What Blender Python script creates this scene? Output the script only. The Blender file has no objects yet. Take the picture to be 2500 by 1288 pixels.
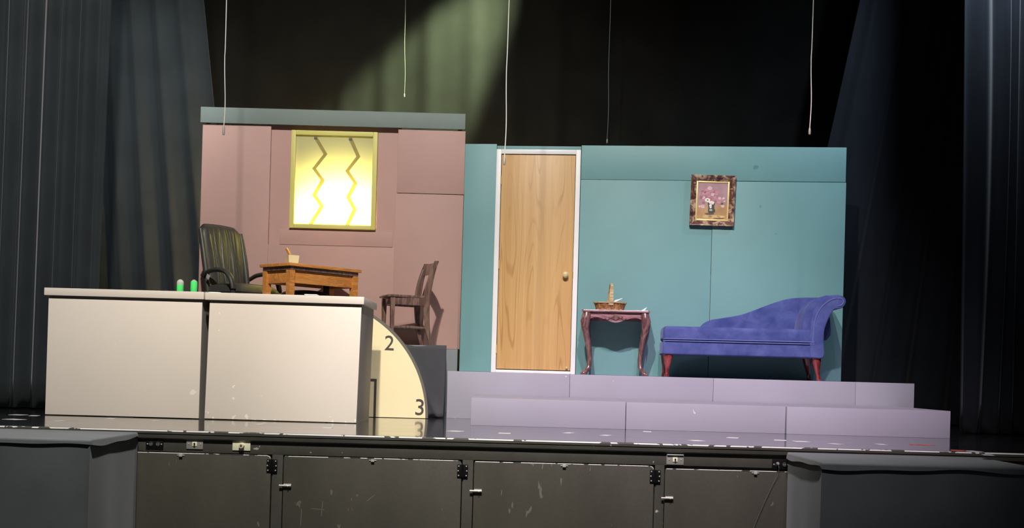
import bpy, bmesh, math, random
from mathutils import Vector, Matrix
rnd = random.Random(7)
scene = bpy.context.scene
COL = scene.collection
PI = math.pi

# ------------------------------------------------------------------ camera
F, ROLL, EYE, PX, PY = 2870.0, 0.0272, 0.406, 1250.0, 909.0     # focal (px), roll, eye height above the stage deck, principal point
cam_d = bpy.data.cameras.new('camera'); cam = bpy.data.objects.new('camera', cam_d); COL.objects.link(cam)
cam_d.sensor_fit = 'HORIZONTAL'; cam_d.sensor_width = 36.0
cam_d.lens = F / 2500 * 36.0
cam_d.shift_y = (PY - 644.0) / 2500.0
cam_d.clip_end = 100
cam.matrix_world = Matrix.Translation((0, 0, EYE)) @ Matrix.Rotation(PI/2, 4, 'X') @ Matrix.Rotation(ROLL, 4, 'Z')
scene.camera = cam

# ------------------------------------------------------------------ world, lights, exposure
scene.view_settings.view_transform = 'Standard'; scene.view_settings.look = 'None'
scene.view_settings.gamma = 1.0; scene.view_settings.exposure = 0.0
scene.view_settings.use_curve_mapping = False
w = bpy.data.worlds.new('house_dark'); scene.world = w; w.use_nodes = True
w.node_tree.nodes['Background'].inputs[0].default_value = (0.55, 0.62, 0.66, 1)
w.node_tree.nodes['Background'].inputs[1].default_value = 0.06

def spot(name, loc, target, watts, color, angle, blend, radius=0.12):
    d = bpy.data.lights.new(name, 'SPOT'); d.energy = watts; d.color = color
    d.spot_size = math.radians(angle); d.spot_blend = blend; d.shadow_soft_size = radius
    o = bpy.data.objects.new(name, d); COL.objects.link(o); o.location = loc
    v = Vector(target) - Vector(loc); o.rotation_euler = v.to_track_quat('-Z', 'Y').to_euler()
    return o
# front-of-house lights hung over the audience
spot('key_light', (-1.05, 2.2, 7.6), (-1.5, 9.9, 0.9), 3600, (1.0, 0.965, 0.92), 60, 0.6, 0.10)
spot('key_light_right', (0.75, 2.4, 7.2), (1.05, 9.0, -0.2), 1900, (1.0, 0.95, 0.97), 38, 0.6, 0.10)
spot('warm_light', (-0.9, 2.2, 7.0), (-1.5, 9.6, 0.6), 560, (1.0, 0.84, 0.55), 26, 0.9, 0.10)
spot('lavender_light', (1.6, 2.6, 7.2), (1.5, 9.2, 0.0), 1300, (0.95, 0.45, 1.0), 30, 0.95, 0.10)
# a fixture over the left wing rakes down the black legs
spot('left_wing_light', (-2.95, 9.0, 4.6), (-4.1, 11.9, 3.0), 340, (0.90, 0.96, 1.0), 58, 1.0, 0.12)
spot('right_wing_light', (3.75, 8.9, 4.8), (3.7, 11.4, 2.8), 330, (0.70, 0.84, 1.0), 88, 1.0, 0.12)
# upstage fixture behind the pink wall, beam falling to the lower left across the back drape
spot('backlight', (0.95, 11.95, 6.35), (-1.65, 12.80, 2.45), 15000, (0.86, 1.0, 0.52), 23, 0.6, 0.08)
# unseen lamp added low behind the window to backlight its pane
spot('window_lamp', (-1.72, 11.88, 1.42), (-1.72, 11.5, 1.50), 2300, (1.0, 0.96, 0.50), 125, 0.6, 0.10)

# ------------------------------------------------------------------ helpers
def px(x, y, d):
    """point of the place seen at photo pixel (x, y) at depth d from the eye"""
    dx, dy = x - PX, y - PY
    c, s = math.cos(ROLL), math.sin(ROLL)
    u = c*dx + s*dy; v = -s*dx + c*dy
    return Vector((u*d/F, d, EYE - v*d/F))
def X(x, y, d): return px(x, y, d).x
def Z(x, y, d): return px(x, y, d).z
def on_z(x, y, z):
    p = px(x, y, 1.0); d = (z - EYE) / (p.z - EYE)
    return px(x, y, d)

class B:
    """collects polygons for one mesh"""
    def __init__(s): s.v = []; s.f = []; s.m = []; s.mi = 0
    def add(s, vs, fs):
        o = len(s.v); s.v += [tuple(p) for p in vs]; s.f += [tuple(i+o for i in f) for f in fs]; s.m += [s.mi]*len(fs); return s
    def addbm(s, bm):
        bm.verts.index_update()
        s.add([v.co.copy() for v in bm.verts], [[v.index for v in f.verts] for f in bm.faces]); bm.free(); return s
    def box(s, x0, x1, y0, y1, z0, z1, bev=0.0, seg=2, mat=None):
        bm = bmesh.new(); bmesh.ops.create_cube(bm, size=1)
        for v in bm.verts:
            v.co = Vector((x0 if v.co.x < 0 else x1, y0 if v.co.y < 0 else y1, z0 if v.co.z < 0 else z1))
        if bev: bmesh.ops.bevel(bm, geom=list(bm.edges), offset=bev, segments=seg, profile=0.6, affect='EDGES')
        if mat is not None: bmesh.ops.transform(bm, matrix=mat, verts=bm.verts)
        return s.addbm(bm)
    def loft(s, rings, cap=True, closed=False):
        n = len(rings[0]); vs = [p for r in rings for p in r]; fs = []
        m = len(rings)
        for i in range(m if closed else m-1):
            a, b = i*n, ((i+1) % m)*n
            for j in range(n):
                k = (j+1) % n
                fs.append((a+j, a+k, b+k, b+j))
        if cap and not closed:
            fs.append(tuple(range(n))[::-1]); fs.append(tuple((m-1)*n + j for j in range(n)))
        return s.add(vs, fs)
    def tube(s, path, r, n=10, cap=True, squash=1.0, up=None):
        P = [Vector(p) for p in path]; rings = []
        t0 = (P[1]-P[0]).normalized()
        a = Vector(up) if up else (Vector((0,0,1)) if abs(t0.z) < 0.9 else Vector((1,0,0)))
        for i, p in enumerate(P):
            t = (P[min(i+1, len(P)-1)] - P[max(i-1, 0)]).normalized()
            u = (a - t*a.dot(t)).normalized(); w_ = t.cross(u)
            rr = r[i] if isinstance(r, (list, tuple)) else r
            rings.append([p + u*(rr*squash*math.cos(2*PI*k/n)) + w_*(rr*math.sin(2*PI*k/n)) for k in range(n)])
        return s.loft(rings, cap)
    def lathe(s, prof, n=24, c=(0,0,0), sx=1.0, sy=1.0):
        rings = [[Vector((c[0]+r*sx*math.cos(2*PI*k/n), c[1]+r*sy*math.sin(2*PI*k/n), c[2]+z)) for k in range(n)] for r, z in prof]
        return s.loft(rings)
    def prism(s, outline, d0, d1, bev=0.0, seg=2, plane='xz'):
        """outline in (a, b) extruded along the third axis from d0 to d1"""
        bm = bmesh.new()
        def P(a, b, d): return (a, d, b) if plane == 'xz' else ((d, a, b) if plane == 'yz' else (a, b, d))
        v0 = [bm.verts.new(P(a, b, d0)) for a, b in outline]; v1 = [bm.verts.new(P(a, b, d1)) for a, b in outline]
        n = len(outline)
        f0 = bm.faces.new(v0); f1 = bm.faces.new(v1[::-1])
        for i in range(n): bm.faces.new((v0[i], v1[i], v1[(i+1) % n], v0[(i+1) % n]))
        bmesh.ops.recalc_face_normals(bm, faces=bm.faces)
        if bev:
            es = list({e for f in (f0, f1) for e in f.edges})
            bmesh.ops.bevel(bm, geom=es, offset=bev, segments=seg, profile=0.5, affect='EDGES', clamp_overlap=True)
        return s.addbm(bm)

def obj(name, b, mat, parent=None, smooth=True, angle=38, loc=None, rot=None):
    me = bpy.data.meshes.new(name); me.from_pydata(b.v, [], b.f); me.validate()
    bm = bmesh.new(); bm.from_mesh(me); bmesh.ops.recalc_face_normals(bm, faces=bm.faces); bm.to_mesh(me); bm.free()
    for m in (mat if isinstance(mat, (list, tuple)) else [mat]): me.materials.append(m)
    if any(b.m) and len(b.m) == len(me.polygons):
        for p, i in zip(me.polygons, b.m): p.material_index = i
    if smooth:
        for p in me.polygons: p.use_smooth = True
        me.set_sharp_from_angle(angle=math.radians(angle))
    o = bpy.data.objects.new(name, me); COL.objects.link(o)
    if parent: o.parent = parent
    if loc is not None: o.location = loc
    if rot is not None: o.rotation_euler = rot
    return o
def copy_obj(o, parent, loc=None, rot=None):
    c = o.copy(); COL.objects.link(c); c.parent = parent
    if loc is not None: c.location = loc
    if rot is not None: c.rotation_euler = rot
    return c
def tag(o, label=None, cat=None, group=None, kind=None):
    if label: o['label'] = label
    if cat: o['category'] = cat
    if group: o['group'] = group
    if kind: o['kind'] = kind
    return o
def thing(name, label, cat, loc=(0,0,0), rz=0.0, group=None, kind=None):
    o = bpy.data.objects.new(name, None); COL.objects.link(o); o.location = loc; o.rotation_euler = (0, 0, rz)
    o.empty_display_size = 0.1
    return tag(o, label, cat, group, kind)
def lerp(a, b, t): return a + (b-a)*t
def interp(tab, x):
    for (a, va), (b, vb) in zip(tab, tab[1:]):
        if x <= b: return lerp(va, vb, max(0, min(1, (x-a)/(b-a))))
    return tab[-1][1]
def smooth_pts(pts, k=6):
    """Catmull-Rom through pts"""
    P = [Vector(p) for p in pts]; P = [P[0]*2-P[1]] + P + [P[-1]*2-P[-2]]; out = []
    for i in range(1, len(P)-2):
        for j in range(k):
            t = j/k; a, b, c, d = P[i-1], P[i], P[i+1], P[i+2]
            out.append(0.5*((2*b) + (c-a)*t + (2*a-5*b+4*c-d)*t*t + (3*b-a-3*c+d)*t**3))
    out.append(P[-2]); return out

# ------------------------------------------------------------------ materials (all procedural)
def lin(c):
    if isinstance(c, str): c = [int(c[i:i+2], 16)/255 for i in (0, 2, 4)]
    return tuple(x/12.92 if x <= 0.04045 else ((x+0.055)/1.055)**2.4 for x in c) + (1.0,)
class NT:
    def __init__(s, name):
        s.m = bpy.data.materials.new(name); s.m.use_nodes = True; s.t = s.m.node_tree
        s.p = s.t.nodes['Principled BSDF']; s.out = s.t.nodes['Material Output']
    def n(s, kind, **kw):
        x = s.t.nodes.new(kind)
        for k, v in kw.items(): setattr(x, k, v)
        return x
    def l(s, a, b): s.t.links.new(a, b)
    def coord(s, scale=(1,1,1), rot=(0,0,0), vary=True):
        c = s.n('ShaderNodeTexCoord'); m = s.n('ShaderNodeMapping'); s.l(c.outputs['Object'], m.inputs[0])
        m.inputs['Scale'].default_value = scale; m.inputs['Rotation'].default_value = rot
        if not vary: return m.outputs[0]
        i = s.n('ShaderNodeObjectInfo'); k = s.math('MULTIPLY', i.outputs['Random'], 37.0)      # no two pieces share the same wear
        a = s.n('ShaderNodeVectorMath', operation='ADD'); s.l(m.outputs[0], a.inputs[0]); s.l(k, a.inputs[1])
        return a.outputs[0]
    def noise(s, vec, scale, detail=3.0, rough=0.55, dist=0.0):
        x = s.n('ShaderNodeTexNoise'); s.l(vec, x.inputs['Vector'])
        x.inputs['Scale'].default_value = scale; x.inputs['Detail'].default_value = detail
        x.inputs['Roughness'].default_value = rough; x.inputs['Distortion'].default_value = dist
        return x.outputs[0]
    def ramp(s, fac, stops):
        r = s.n('ShaderNodeValToRGB'); s.l(fac, r.inputs[0]); e = r.color_ramp.elements
        while len(e) < len(stops): e.new(0.5)
        for k, (p, c) in zip(e, stops): k.position = p; k.color = c if len(c) == 4 else tuple(c)+(1,)
        return r.outputs[0]
    def mix(s, fac, a, b, mode='MIX'):
        x = s.n('ShaderNodeMix', data_type='RGBA', blend_type=mode)
        for sock, v in ((x.inputs['Factor'], fac), (x.inputs['A'], a), (x.inputs['B'], b)):
            pass
        ins = [i for i in x.inputs if i.enabled]
        for i, v in zip((x.inputs[0], x.inputs[6], x.inputs[7]), (fac, a, b)):
            if hasattr(v, 'is_output'): s.l(v, i)
            else: i.default_value = v
        return x.outputs[2]
    def math(s, op, a, b=None):
        x = s.n('ShaderNodeMath', operation=op)
        for i, v in zip(x.inputs, (a, b)):
            if v is None: continue
            if hasattr(v, 'is_output'): s.l(v, i)
            else: i.default_value = v
        return x.outputs[0]
    def bump(s, h, strength=0.2, dist=0.01):
        b = s.n('ShaderNodeBump'); s.l(h, b.inputs['Height']); b.inputs['Strength'].default_value = strength
        b.inputs['Distance'].default_value = dist; s.l(b.outputs[0], s.p.inputs['Normal'])
    def set(s, color=None, rough=None, metal=None, spec=None, sheen=None, coat=None):
        P = s.p.inputs
        if color is not None:
            if hasattr(color, 'is_output'): s.l(color, P['Base Color'])
            else: P['Base Color'].default_value = color
        if rough is not None:
            if hasattr(rough, 'is_output'): s.l(rough, P['Roughness'])
            else: P['Roughness'].default_value = rough
        if metal is not None: P['Metallic'].default_value = metal
        if spec is not None: P['Specular IOR Level'].default_value = spec
        if sheen is not None: P['Sheen Weight'].default_value = sheen; P['Sheen Roughness'].default_value = 0.4
        if coat is not None: P['Coat Weight'].default_value = coat
        return s.m
def tone(c, k): return tuple(min(1, x*k) for x in c[:3]) + (1,)
def paint(name, c, rough=0.55, var=0.08, scale=2.5, bump=0.08, spec=0.4, chips=None, streak=(1,1,1), low=0.0):
    t = NT(name); c = lin(c); v = t.coord(streak)
    n1 = t.noise(v, scale, 5)
    col = t.ramp(n1, [(0.3, tone(c, 1-var)), (0.7, tone(c, 1+var))])
    if chips:
        n2 = t.noise(v, chips[0], 2, 0.6, 0.4)
        if low:                 # kick marks gather along the foot of the board
            sx = t.n('ShaderNodeSeparateXYZ'); t.l(t.coord(vary=False), sx.inputs[0])
            foot = t.ramp(sx.outputs[2], [(0.0, (low,)*3), (0.07, (0,0,0))])
            n2 = t.math('ADD', n2, foot)
        f = t.ramp(n2, [(chips[1], (0,0,0,1)), (chips[1]+0.02, (1,1,1,1))])
        col = t.mix(f, col, lin(chips[2]))
    if bump: t.bump(t.noise(v, 60, 2), bump, 0.004)
    return t.set(col, rough, spec=spec)
def plain(name, c, rough=0.5, metal=0.0, spec=0.5, var=0.05):
    t = NT(name); c = lin(c); v = t.coord()
    col = t.ramp(t.noise(v, 18, 3), [(0.3, tone(c, 1-var)), (0.7, tone(c, 1+var))])
    return t.set(col, rough, metal, spec)
def wood(name, dark, light, rough=0.35, axis='x', scale=9, spec=0.5, coat=0.0):
    t = NT(name); st = {'x': (0.8, 6, 6), 'y': (6, 0.8, 6), 'z': (6, 6, 0.8)}[axis]
    v = t.coord(st)
    n = t.noise(v, scale*0.35, 4, 0.6, 0.6)
    g = t.math('SINE', t.math('MULTIPLY', n, 34))
    g = t.math('ADD', t.math('MULTIPLY', g, 0.25), t.math('MULTIPLY', n, 0.9))
    col = t.ramp(g, [(0.2, lin(dark)), (0.75, lin(light))])
    t.bump(g, 0.05, 0.002)
    return t.set(col, rough, spec=spec, coat=coat)
def cloth(name, c, rough=0.95, sheen=0.2, var=0.15, fine=140):
    t = NT(name); c = lin(c); v = t.coord()
    col = t.ramp(t.noise(v, 3, 4), [(0.3, tone(c, 1-var)), (0.7, tone(c, 1+var))])
    t.bump(t.noise(v, fine, 2), 0.15, 0.002)
    return t.set(col, rough, spec=0.1, sheen=sheen)

M = {}
M['teal'] = paint('teal_paint', '74a0a1', 0.5, 0.05, 1.6, 0.10, chips=(9, 0.75, '5f8a8a'))
M['pink'] = paint('pink_paint', 'bf998f', 0.6, 0.05, 1.6, 0.10)
M['cornice'] = paint('slate_paint', '7c8983', 0.6, 0.06, 2.0, 0.10)
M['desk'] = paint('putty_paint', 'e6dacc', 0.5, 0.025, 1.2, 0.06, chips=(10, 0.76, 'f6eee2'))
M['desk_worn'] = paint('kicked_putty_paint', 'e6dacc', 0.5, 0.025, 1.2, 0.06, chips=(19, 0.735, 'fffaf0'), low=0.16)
M['desk_side'] = paint('shaded_side_paint', '8d8782', 0.55, 0.05, 2.0, 0.06)  # darker than the front: the sides' shade is in the colour
M['purple'] = paint('lilac_grey_paint', '9c9aa4', 0.55, 0.05, 1.3, 0.10, chips=(14, 0.745, 'c9c4cc'))
M['slate_side'] = paint('slate_side_paint', '83898c', 0.6, 0.05, 2.0, 0.06)
M['white_trim'] = paint('white_gloss_paint', 'f2f0ee', 0.4, 0.02, 3, 0.04)
M['cream'] = paint('cream_paint', 'f5e6b8', 0.5, 0.02, 2, 0.03)
M['dark_outline'] = paint('dark_grey_line_paint', '6b675e', 0.6, 0.05, 4, 0.03)
M['digit'] = paint('digit_paint', '4f4944', 0.6, 0.05, 4, 0.0)
M['black_wall'] = paint('worn_black_paint', '46443d', 0.42, 0.18, 3.0, 0.25, 0.5, chips=(24, 0.72, 'a9a69e'), streak=(1,1,0.6))
M['black_door'] = paint('scratched_black_paint', '4b483f', 0.45, 0.16, 2.0, 0.25, 0.5, chips=(15, 0.70, '6c685f'), streak=(1.6,1,0.5))
M['worn_glint_edge'] = paint('chipped_glint_edge', '4a4842', 0.5, 0.1, 6, 0.1, 0.5, chips=(11, 0.42, 'dddbd6'))  # pale flecks mix chipped paint with painted edge highlights
M['black_metal'] = plain('black_iron', '1b1b1b', 0.45, 0.6)
M['steel'] = plain('galvanised_steel', 'cfccc4', 0.35, 0.3)
M['plate_steel'] = plain('dull_steel', '9a968c', 0.5, 0.2)
M['ivory'] = plain('ivory_plastic', 'f1ecca', 0.4)
M['screw'] = plain('bright_screw', 'bdbbb4', 0.4, 0.2)
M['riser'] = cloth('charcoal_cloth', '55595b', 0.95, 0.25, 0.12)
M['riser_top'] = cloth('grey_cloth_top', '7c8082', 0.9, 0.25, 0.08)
M['drape_left'] = cloth('black_drape', '2b3032', 0.85, 0.25, 0.12)
M['drape_back'] = cloth('black_backdrop', '101212', 0.95, 0.15, 0.25)
M['drape_right'] = cloth('blue_black_drape', '1e2127', 0.85, 0.25, 0.12)
M['dark_cloth'] = cloth('black_masking_cloth', '47484b', 0.85, 0.3, 0.1)
M['leather'] = plain('black_leather', '3d3c38', 0.45, 0.0, 0.5, 0.12)
M['plastic_black'] = plain('black_plastic', '262626', 0.3)
M['orange_wood'] = wood('honey_wood', 'c9813f', 'e59e56', 0.35, 'x', 10)
M['brown_wood'] = wood('brown_chair_wood', '624a41', '856a5f', 0.25, 'z', 6, 0.7, 0.4)
M['mahogany'] = wood('mahogany', '5f3d3c', '8d6a68', 0.22, 'z', 9, 0.7, 0.6)
M['mahogany_x'] = wood('mahogany_rail_lit', '8a5a5e', 'b38a8e', 0.22, 'x', 9, 0.7, 0.6)  # paler and pinker than the legs: reflected lavender light painted in
M['red_wood'] = wood('red_leg_wood', '5e1f22', '8f3a3a', 0.2, 'z', 8, 0.7, 0.5)
M['brass'] = plain('brass', 'ecd9a0', 0.28, 0.35)
M['paper'] = plain('white_paper', 'f4f3ee', 0.8)
M['cord'] = plain('grey_cord', 'c9c6be', 0.6)
M['cord_thin'] = plain('thin_grey_cord', '5f615c', 0.6)
M['basket'] = wood('splint_wood', '7d5436', 'b98659', 0.6, 'z', 14, 0.3)
M['basket_band'] = wood('pale_splint', '9a8360', 'c9b48a', 0.6, 'x', 14, 0.3)
M['red_tape'] = plain('red_tape', 'c2584a', 0.6)
M['white_tape'] = plain('pale_scuff', 'cfcdc8', 0.6)
M['gold'] = plain('gold_liner', 'f0d892', 0.4, 0.25)

def make_velvet():
    t = NT('blue_velvet'); v = t.coord()
    n = t.noise(v, 7, 4, 0.6, 0.5)
    col = t.ramp(n, [(0.3, lin('3c467e')), (0.72, lin('58629a'))])
    t.bump(t.noise(v, 220, 2), 0.2, 0.001)
    t.set(col, 0.8, spec=0.15, sheen=0.35)
    t.p.inputs['Sheen Tint'].default_value = lin('a0a6d8'); return t.m
M['velvet'] = make_velvet()
def make_piping():
    return cloth('velvet_piping', '626ca2', 0.7, 0.4, 0.05)
M['piping'] = make_piping()
def make_oak():
    t = NT('oak_veneer')
    v = t.coord((5.2, 1, 0.36)); n = t.noise(v, 1.5, 1.2, 0.4, 0.2)
    g = t.math('SINE', t.math('MULTIPLY', n, 70))
    vs = t.coord((9, 1, 0.05)); st = t.noise(vs, 1.0, 4, 0.6)
    vf = t.coord((150, 1, 2)); fi = t.noise(vf, 1.0, 3, 0.6)
    pm = t.ramp(t.noise(t.coord((4, 1, 0.5)), 1.3, 2), [(0.42, (0.15,)*3), (0.62, (0.8,)*3)])
    base = t.ramp(st, [(0.3, lin('cb9c60')), (0.7, lin('deb47c'))])
    gl = t.ramp(g, [(0.70, (1,1,1,1)), (1.0, (0.68, 0.60, 0.52, 1))])
    col = t.mix(pm, base, t.mix(1.0, base, gl, 'MULTIPLY'))
    col = t.mix(0.2, col, t.ramp(fi, [(0.3, (0.6,0.55,0.5,1)), (0.6, (1,1,1,1))]), 'MULTIPLY')
    return t.set(col, 0.42, spec=0.4)
M['oak'] = make_oak()
def make_floor():
    t = NT('glossy_black_deck'); v = t.coord((0.35, 2.2, 1))
    n = t.noise(v, 6, 5, 0.6)
    col = t.ramp(n, [(0.35, lin('16171a')), (0.75, lin('2c2b2e'))])
    r = t.ramp(n, [(0.3, (0.11,)*3), (0.75, (0.19,)*3)])
    n2 = t.noise(t.coord((1, 3.5, 1)), 15, 2, 0.6, 0.5)
    f = t.ramp(n2, [(0.735, (0,0,0,1)), (0.755, (1,1,1,1))])
    col = t.mix(f, col, lin('b9b4b0'))
    t.bump(n, 0.03, 0.004)
    return t.set(col, r, spec=1.0, coat=0.5)
M['floor'] = make_floor()
def make_pane():
    t = NT('backlit_pane'); nt = t.t
    tr = t.n('ShaderNodeBsdfTranslucent'); tr.inputs[0].default_value = lin('fbf6c8')
    df = t.n('ShaderNodeBsdfDiffuse')
    v = t.coord(); col = t.ramp(t.noise(v, 2, 2), [(0.3, lin('f3efc4')), (0.7, lin('f8f4cf'))]); t.l(col, df.inputs[0])
    mx = t.n('ShaderNodeMixShader'); mx.inputs[0].default_value = 0.35
    t.l(tr.outputs[0], mx.inputs[1]); t.l(df.outputs[0], mx.inputs[2]); t.l(mx.outputs[0], t.out.inputs[0]); return t.m
M['pane'] = make_pane()
def make_strip():
    t = NT('zigzag_tape')
    tr = t.n('ShaderNodeBsdfTranslucent'); tr.inputs[0].default_value = lin('e6dca4')
    df = t.n('ShaderNodeBsdfDiffuse'); v = t.coord()
    col = t.ramp(t.noise(v, 20, 2), [(0.3, lin('bdb27c')), (0.7, lin('cabf88'))]); t.l(col, df.inputs[0])
    mx = t.n('ShaderNodeMixShader'); mx.inputs[0].default_value = 0.5
    t.l(tr.outputs[0], mx.inputs[1]); t.l(df.outputs[0], mx.inputs[2]); t.l(mx.outputs[0], t.out.inputs[0]); return t.m
M['strip'] = make_strip()
M['glow_yellow_frame'] = paint('window_glow_paint', 'dcd476', 0.5, 0.05, 3, 0.05)  # yellow stands for the window's glow on its frame
def make_glass(name, c, rough=0.05, trans=0.9):
    t = NT(name); v = t.coord(); c = lin(c)
    col = t.ramp(t.noise(v, 8, 2), [(0.3, tone(c, 0.97)), (0.7, c)])
    t.set(col, rough); t.p.inputs['Transmission Weight'].default_value = trans; t.p.inputs['IOR'].default_value = 1.3
    return t.m
M['clear'] = make_glass('clear_plastic', 'eef5ec', 0.12, 0.45)
M['green'] = make_glass('green_liquid', '5cf57e', 0.2, 0.0)
def make_frame():
    t = NT('mottled_gilt_frame'); v = t.coord((1,1,1))
    n = t.noise(v, 16, 4, 0.65, 0.8)
    col = t.ramp(n, [(0.36, lin('4a2b28')), (0.5, lin('7a5248')), (0.64, lin('d8b89a'))])
    return t.set(col, 0.3, spec=0.6)
M['frame'] = make_frame()
def make_canvas():
    t = NT('painted_canvas'); v = t.coord()
    n = t.noise(v, 9, 4, 0.6)
    a = t.ramp(n, [(0.3, lin('a87f86')), (0.7, lin('c39aa2'))])
    b = t.ramp(n, [(0.3, lin('b08254')), (0.7, lin('cfa274'))])
    c = t.n('ShaderNodeTexCoord'); sx = t.n('ShaderNodeSeparateXYZ'); t.l(c.outputs['Generated'], sx.inputs[0])
    f = t.math('ADD', sx.outputs[2], t.math('MULTIPLY', n, 0.4))
    k = t.ramp(f, [(0.50, (0,0,0,1)), (0.70, (1,1,1,1))])
    return t.set(t.mix(k, b, a), 0.6)
M['canvas'] = make_canvas()
for nm, c in (('p_rose', 'cf8f9c'), ('p_deep', 'b5707c'), ('p_pale', 'e6c3c2'), ('p_white', 'f3e8da'), ('p_vase', '4a4a46'), ('p_dark', '6d5548'), ('p_shine', 'b9b5a8'), ('p_gold', 'e0b880')):
    M[nm] = plain('painting_' + nm[2:], c, 0.6, var=0.12)

# ------------------------------------------------------------------ the setting: decks and stage front
SE = 7.07                    # depth of the stage edge
floor = obj('floor', B().box(-7, 7, SE+0.055, 14.0, -0.10, 0.0), M['floor'], smooth=False)
tag(floor, 'glossy black painted stage deck with pale scuffs', kind='structure')
lower = obj('floor_lower', B().box(-7, 7, -2.0, SE+0.3, -1.17, -1.07), M['black_wall'], smooth=False)
tag(lower, 'dark auditorium floor below the stage', kind='structure')
for (x, y, L, c) in ((45,1012,.05,'w'),(35,1023,.06,'w'),(84,1014,.03,'w'),(145,1027,.03,'w'),(272,1021,.03,'w'),(380,1026,.02,'w'),(636,1035,.03,'w'),
                     (800,1044,.03,'w'),(1113,1052,.05,'w'),(1232,1057,.04,'w'),(1390,1056,.03,'w'),(1480,1062,.03,'w'),(1580,1053,.03,'w'),(1700,1075,.04,'w'),
                     (1790,1068,.04,'w'),(1905,1074,.04,'w'),(1955,1077,.05,'w'),(2040,1083,.03,'w'),(2150,1084,.03,'w'),(2235,1085,.035,'r'),(2262,1086,.035,'r'),
                     (2340,1099,.045,'r'),(2375,1101,.04,'w'),(2412,1110,.03,'w')):
    p = on_z(x, y, 0.0)
    obj('tape_mark', B().box(-L, L, -0.05, 0.05, 0, 0.0008), M['red_tape' if c == 'r' else 'white_tape'], floor, False, loc=(p.x, p.y, 0.0002), rot=(0, 0, rnd.uniform(-.5, .5)))

for nm, lb, bb in (('wall_back', 'black rear wall of the stage house', (-7.2, 7.2, 13.8, 14.0, 0, 8.0)), ('wall_side_1', 'black side wall of the left wing', (-7.2, -7.0, SE+0.3, 13.8, 0, 8.0)),
                    ('wall_side_2', 'black side wall of the right wing', (7.0, 7.2, SE+0.3, 13.8, 0, 8.0)), ('ceiling', 'black fly loft ceiling over the stage', (-7.2, 7.2, SE+0.3, 14.0, 8.0, 8.2))):
    tag(obj(nm, B().box(*bb), M['drape_back'], smooth=False), lb, kind='structure')
# nosing of the stage edge: rounded lip, two grooves
prof = [(SE+0.06, 0.002)] + [(SE+0.008-0.008*math.sin(a), -0.006+0.008*math.cos(a)) for a in (0, .4, .8, 1.2, 1.57)] + \
       [(SE, -0.018), (SE+0.006, -0.020), (SE+0.006, -0.024), (SE, -0.026), (SE+0.002, -0.044), (SE+0.012, -0.052), (SE+0.06, -0.052)]
trim = obj('trim_1', B().prism(prof, -7, 7, plane='yz'), M['black_wall'])
tag(trim, 'worn black nosing along the stage edge', kind='structure')
obj('worn_glint_lip', B().prism([(SE-0.001, -0.0045), (SE+0.0005, 0.0005), (SE+0.006, 0.0030), (SE+0.006, 0.001), (SE+0.002, -0.003)], -7, 7, plane='yz'), M['worn_glint_edge'], trim)  # pale line: worn paint plus light reflected off the rounded lip

WF = SE + 0.02
wall_front = obj('wall_front', B().box(-7, 7, WF+0.03, WF+0.2, -1.07, -0.10), M['black_wall'], smooth=False)
tag(wall_front, 'black painted stage front under the nosing', kind='structure')
obj('fascia_board', B().box(-7, 7, WF, WF+0.03, -0.127, -0.052, 0.002), M['black_wall'], wall_front)
DOORS = [(-2.53, -1.432, -0.130), (-1.366, -0.283, -0.130), (-0.218, 0.878, -0.131), (0.935, 2.03, -0.143)]
edges = [-7.0] + [v for d in DOORS for v in d[:2]] + [7.0]
for a, b in zip(edges[0::2], edges[1::2]):
    obj('post', B().box(a, b, WF, WF+0.03, -1.07, -0.127, 0.002), M['black_wall'], wall_front)
obj('bottom_rail', B().box(-2.53, 2.03, WF+0.002, WF+0.03, -1.07, -1.0, 0.002), M['black_wall'], wall_front)
dlab = ['black access door below the black outlet and cream knob plate', 'black access door with a scratched cross, second from the left riser',
        'black access door in the middle right of stage front', 'black access door below the steel switch plate beside the right riser']
hinge_b = B().box(-0.032, 0.032, -0.006, 0, -0.038, 0.038, 0.002)
hinge_b.tube([(0, -0.006, -0.038), (0, -0.006, 0.038)], 0.006, 8)
scr_b = B().lathe([(0.0, 0.003), (0.004, 0.0025), (0.0045, 0.0)], 8)
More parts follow.
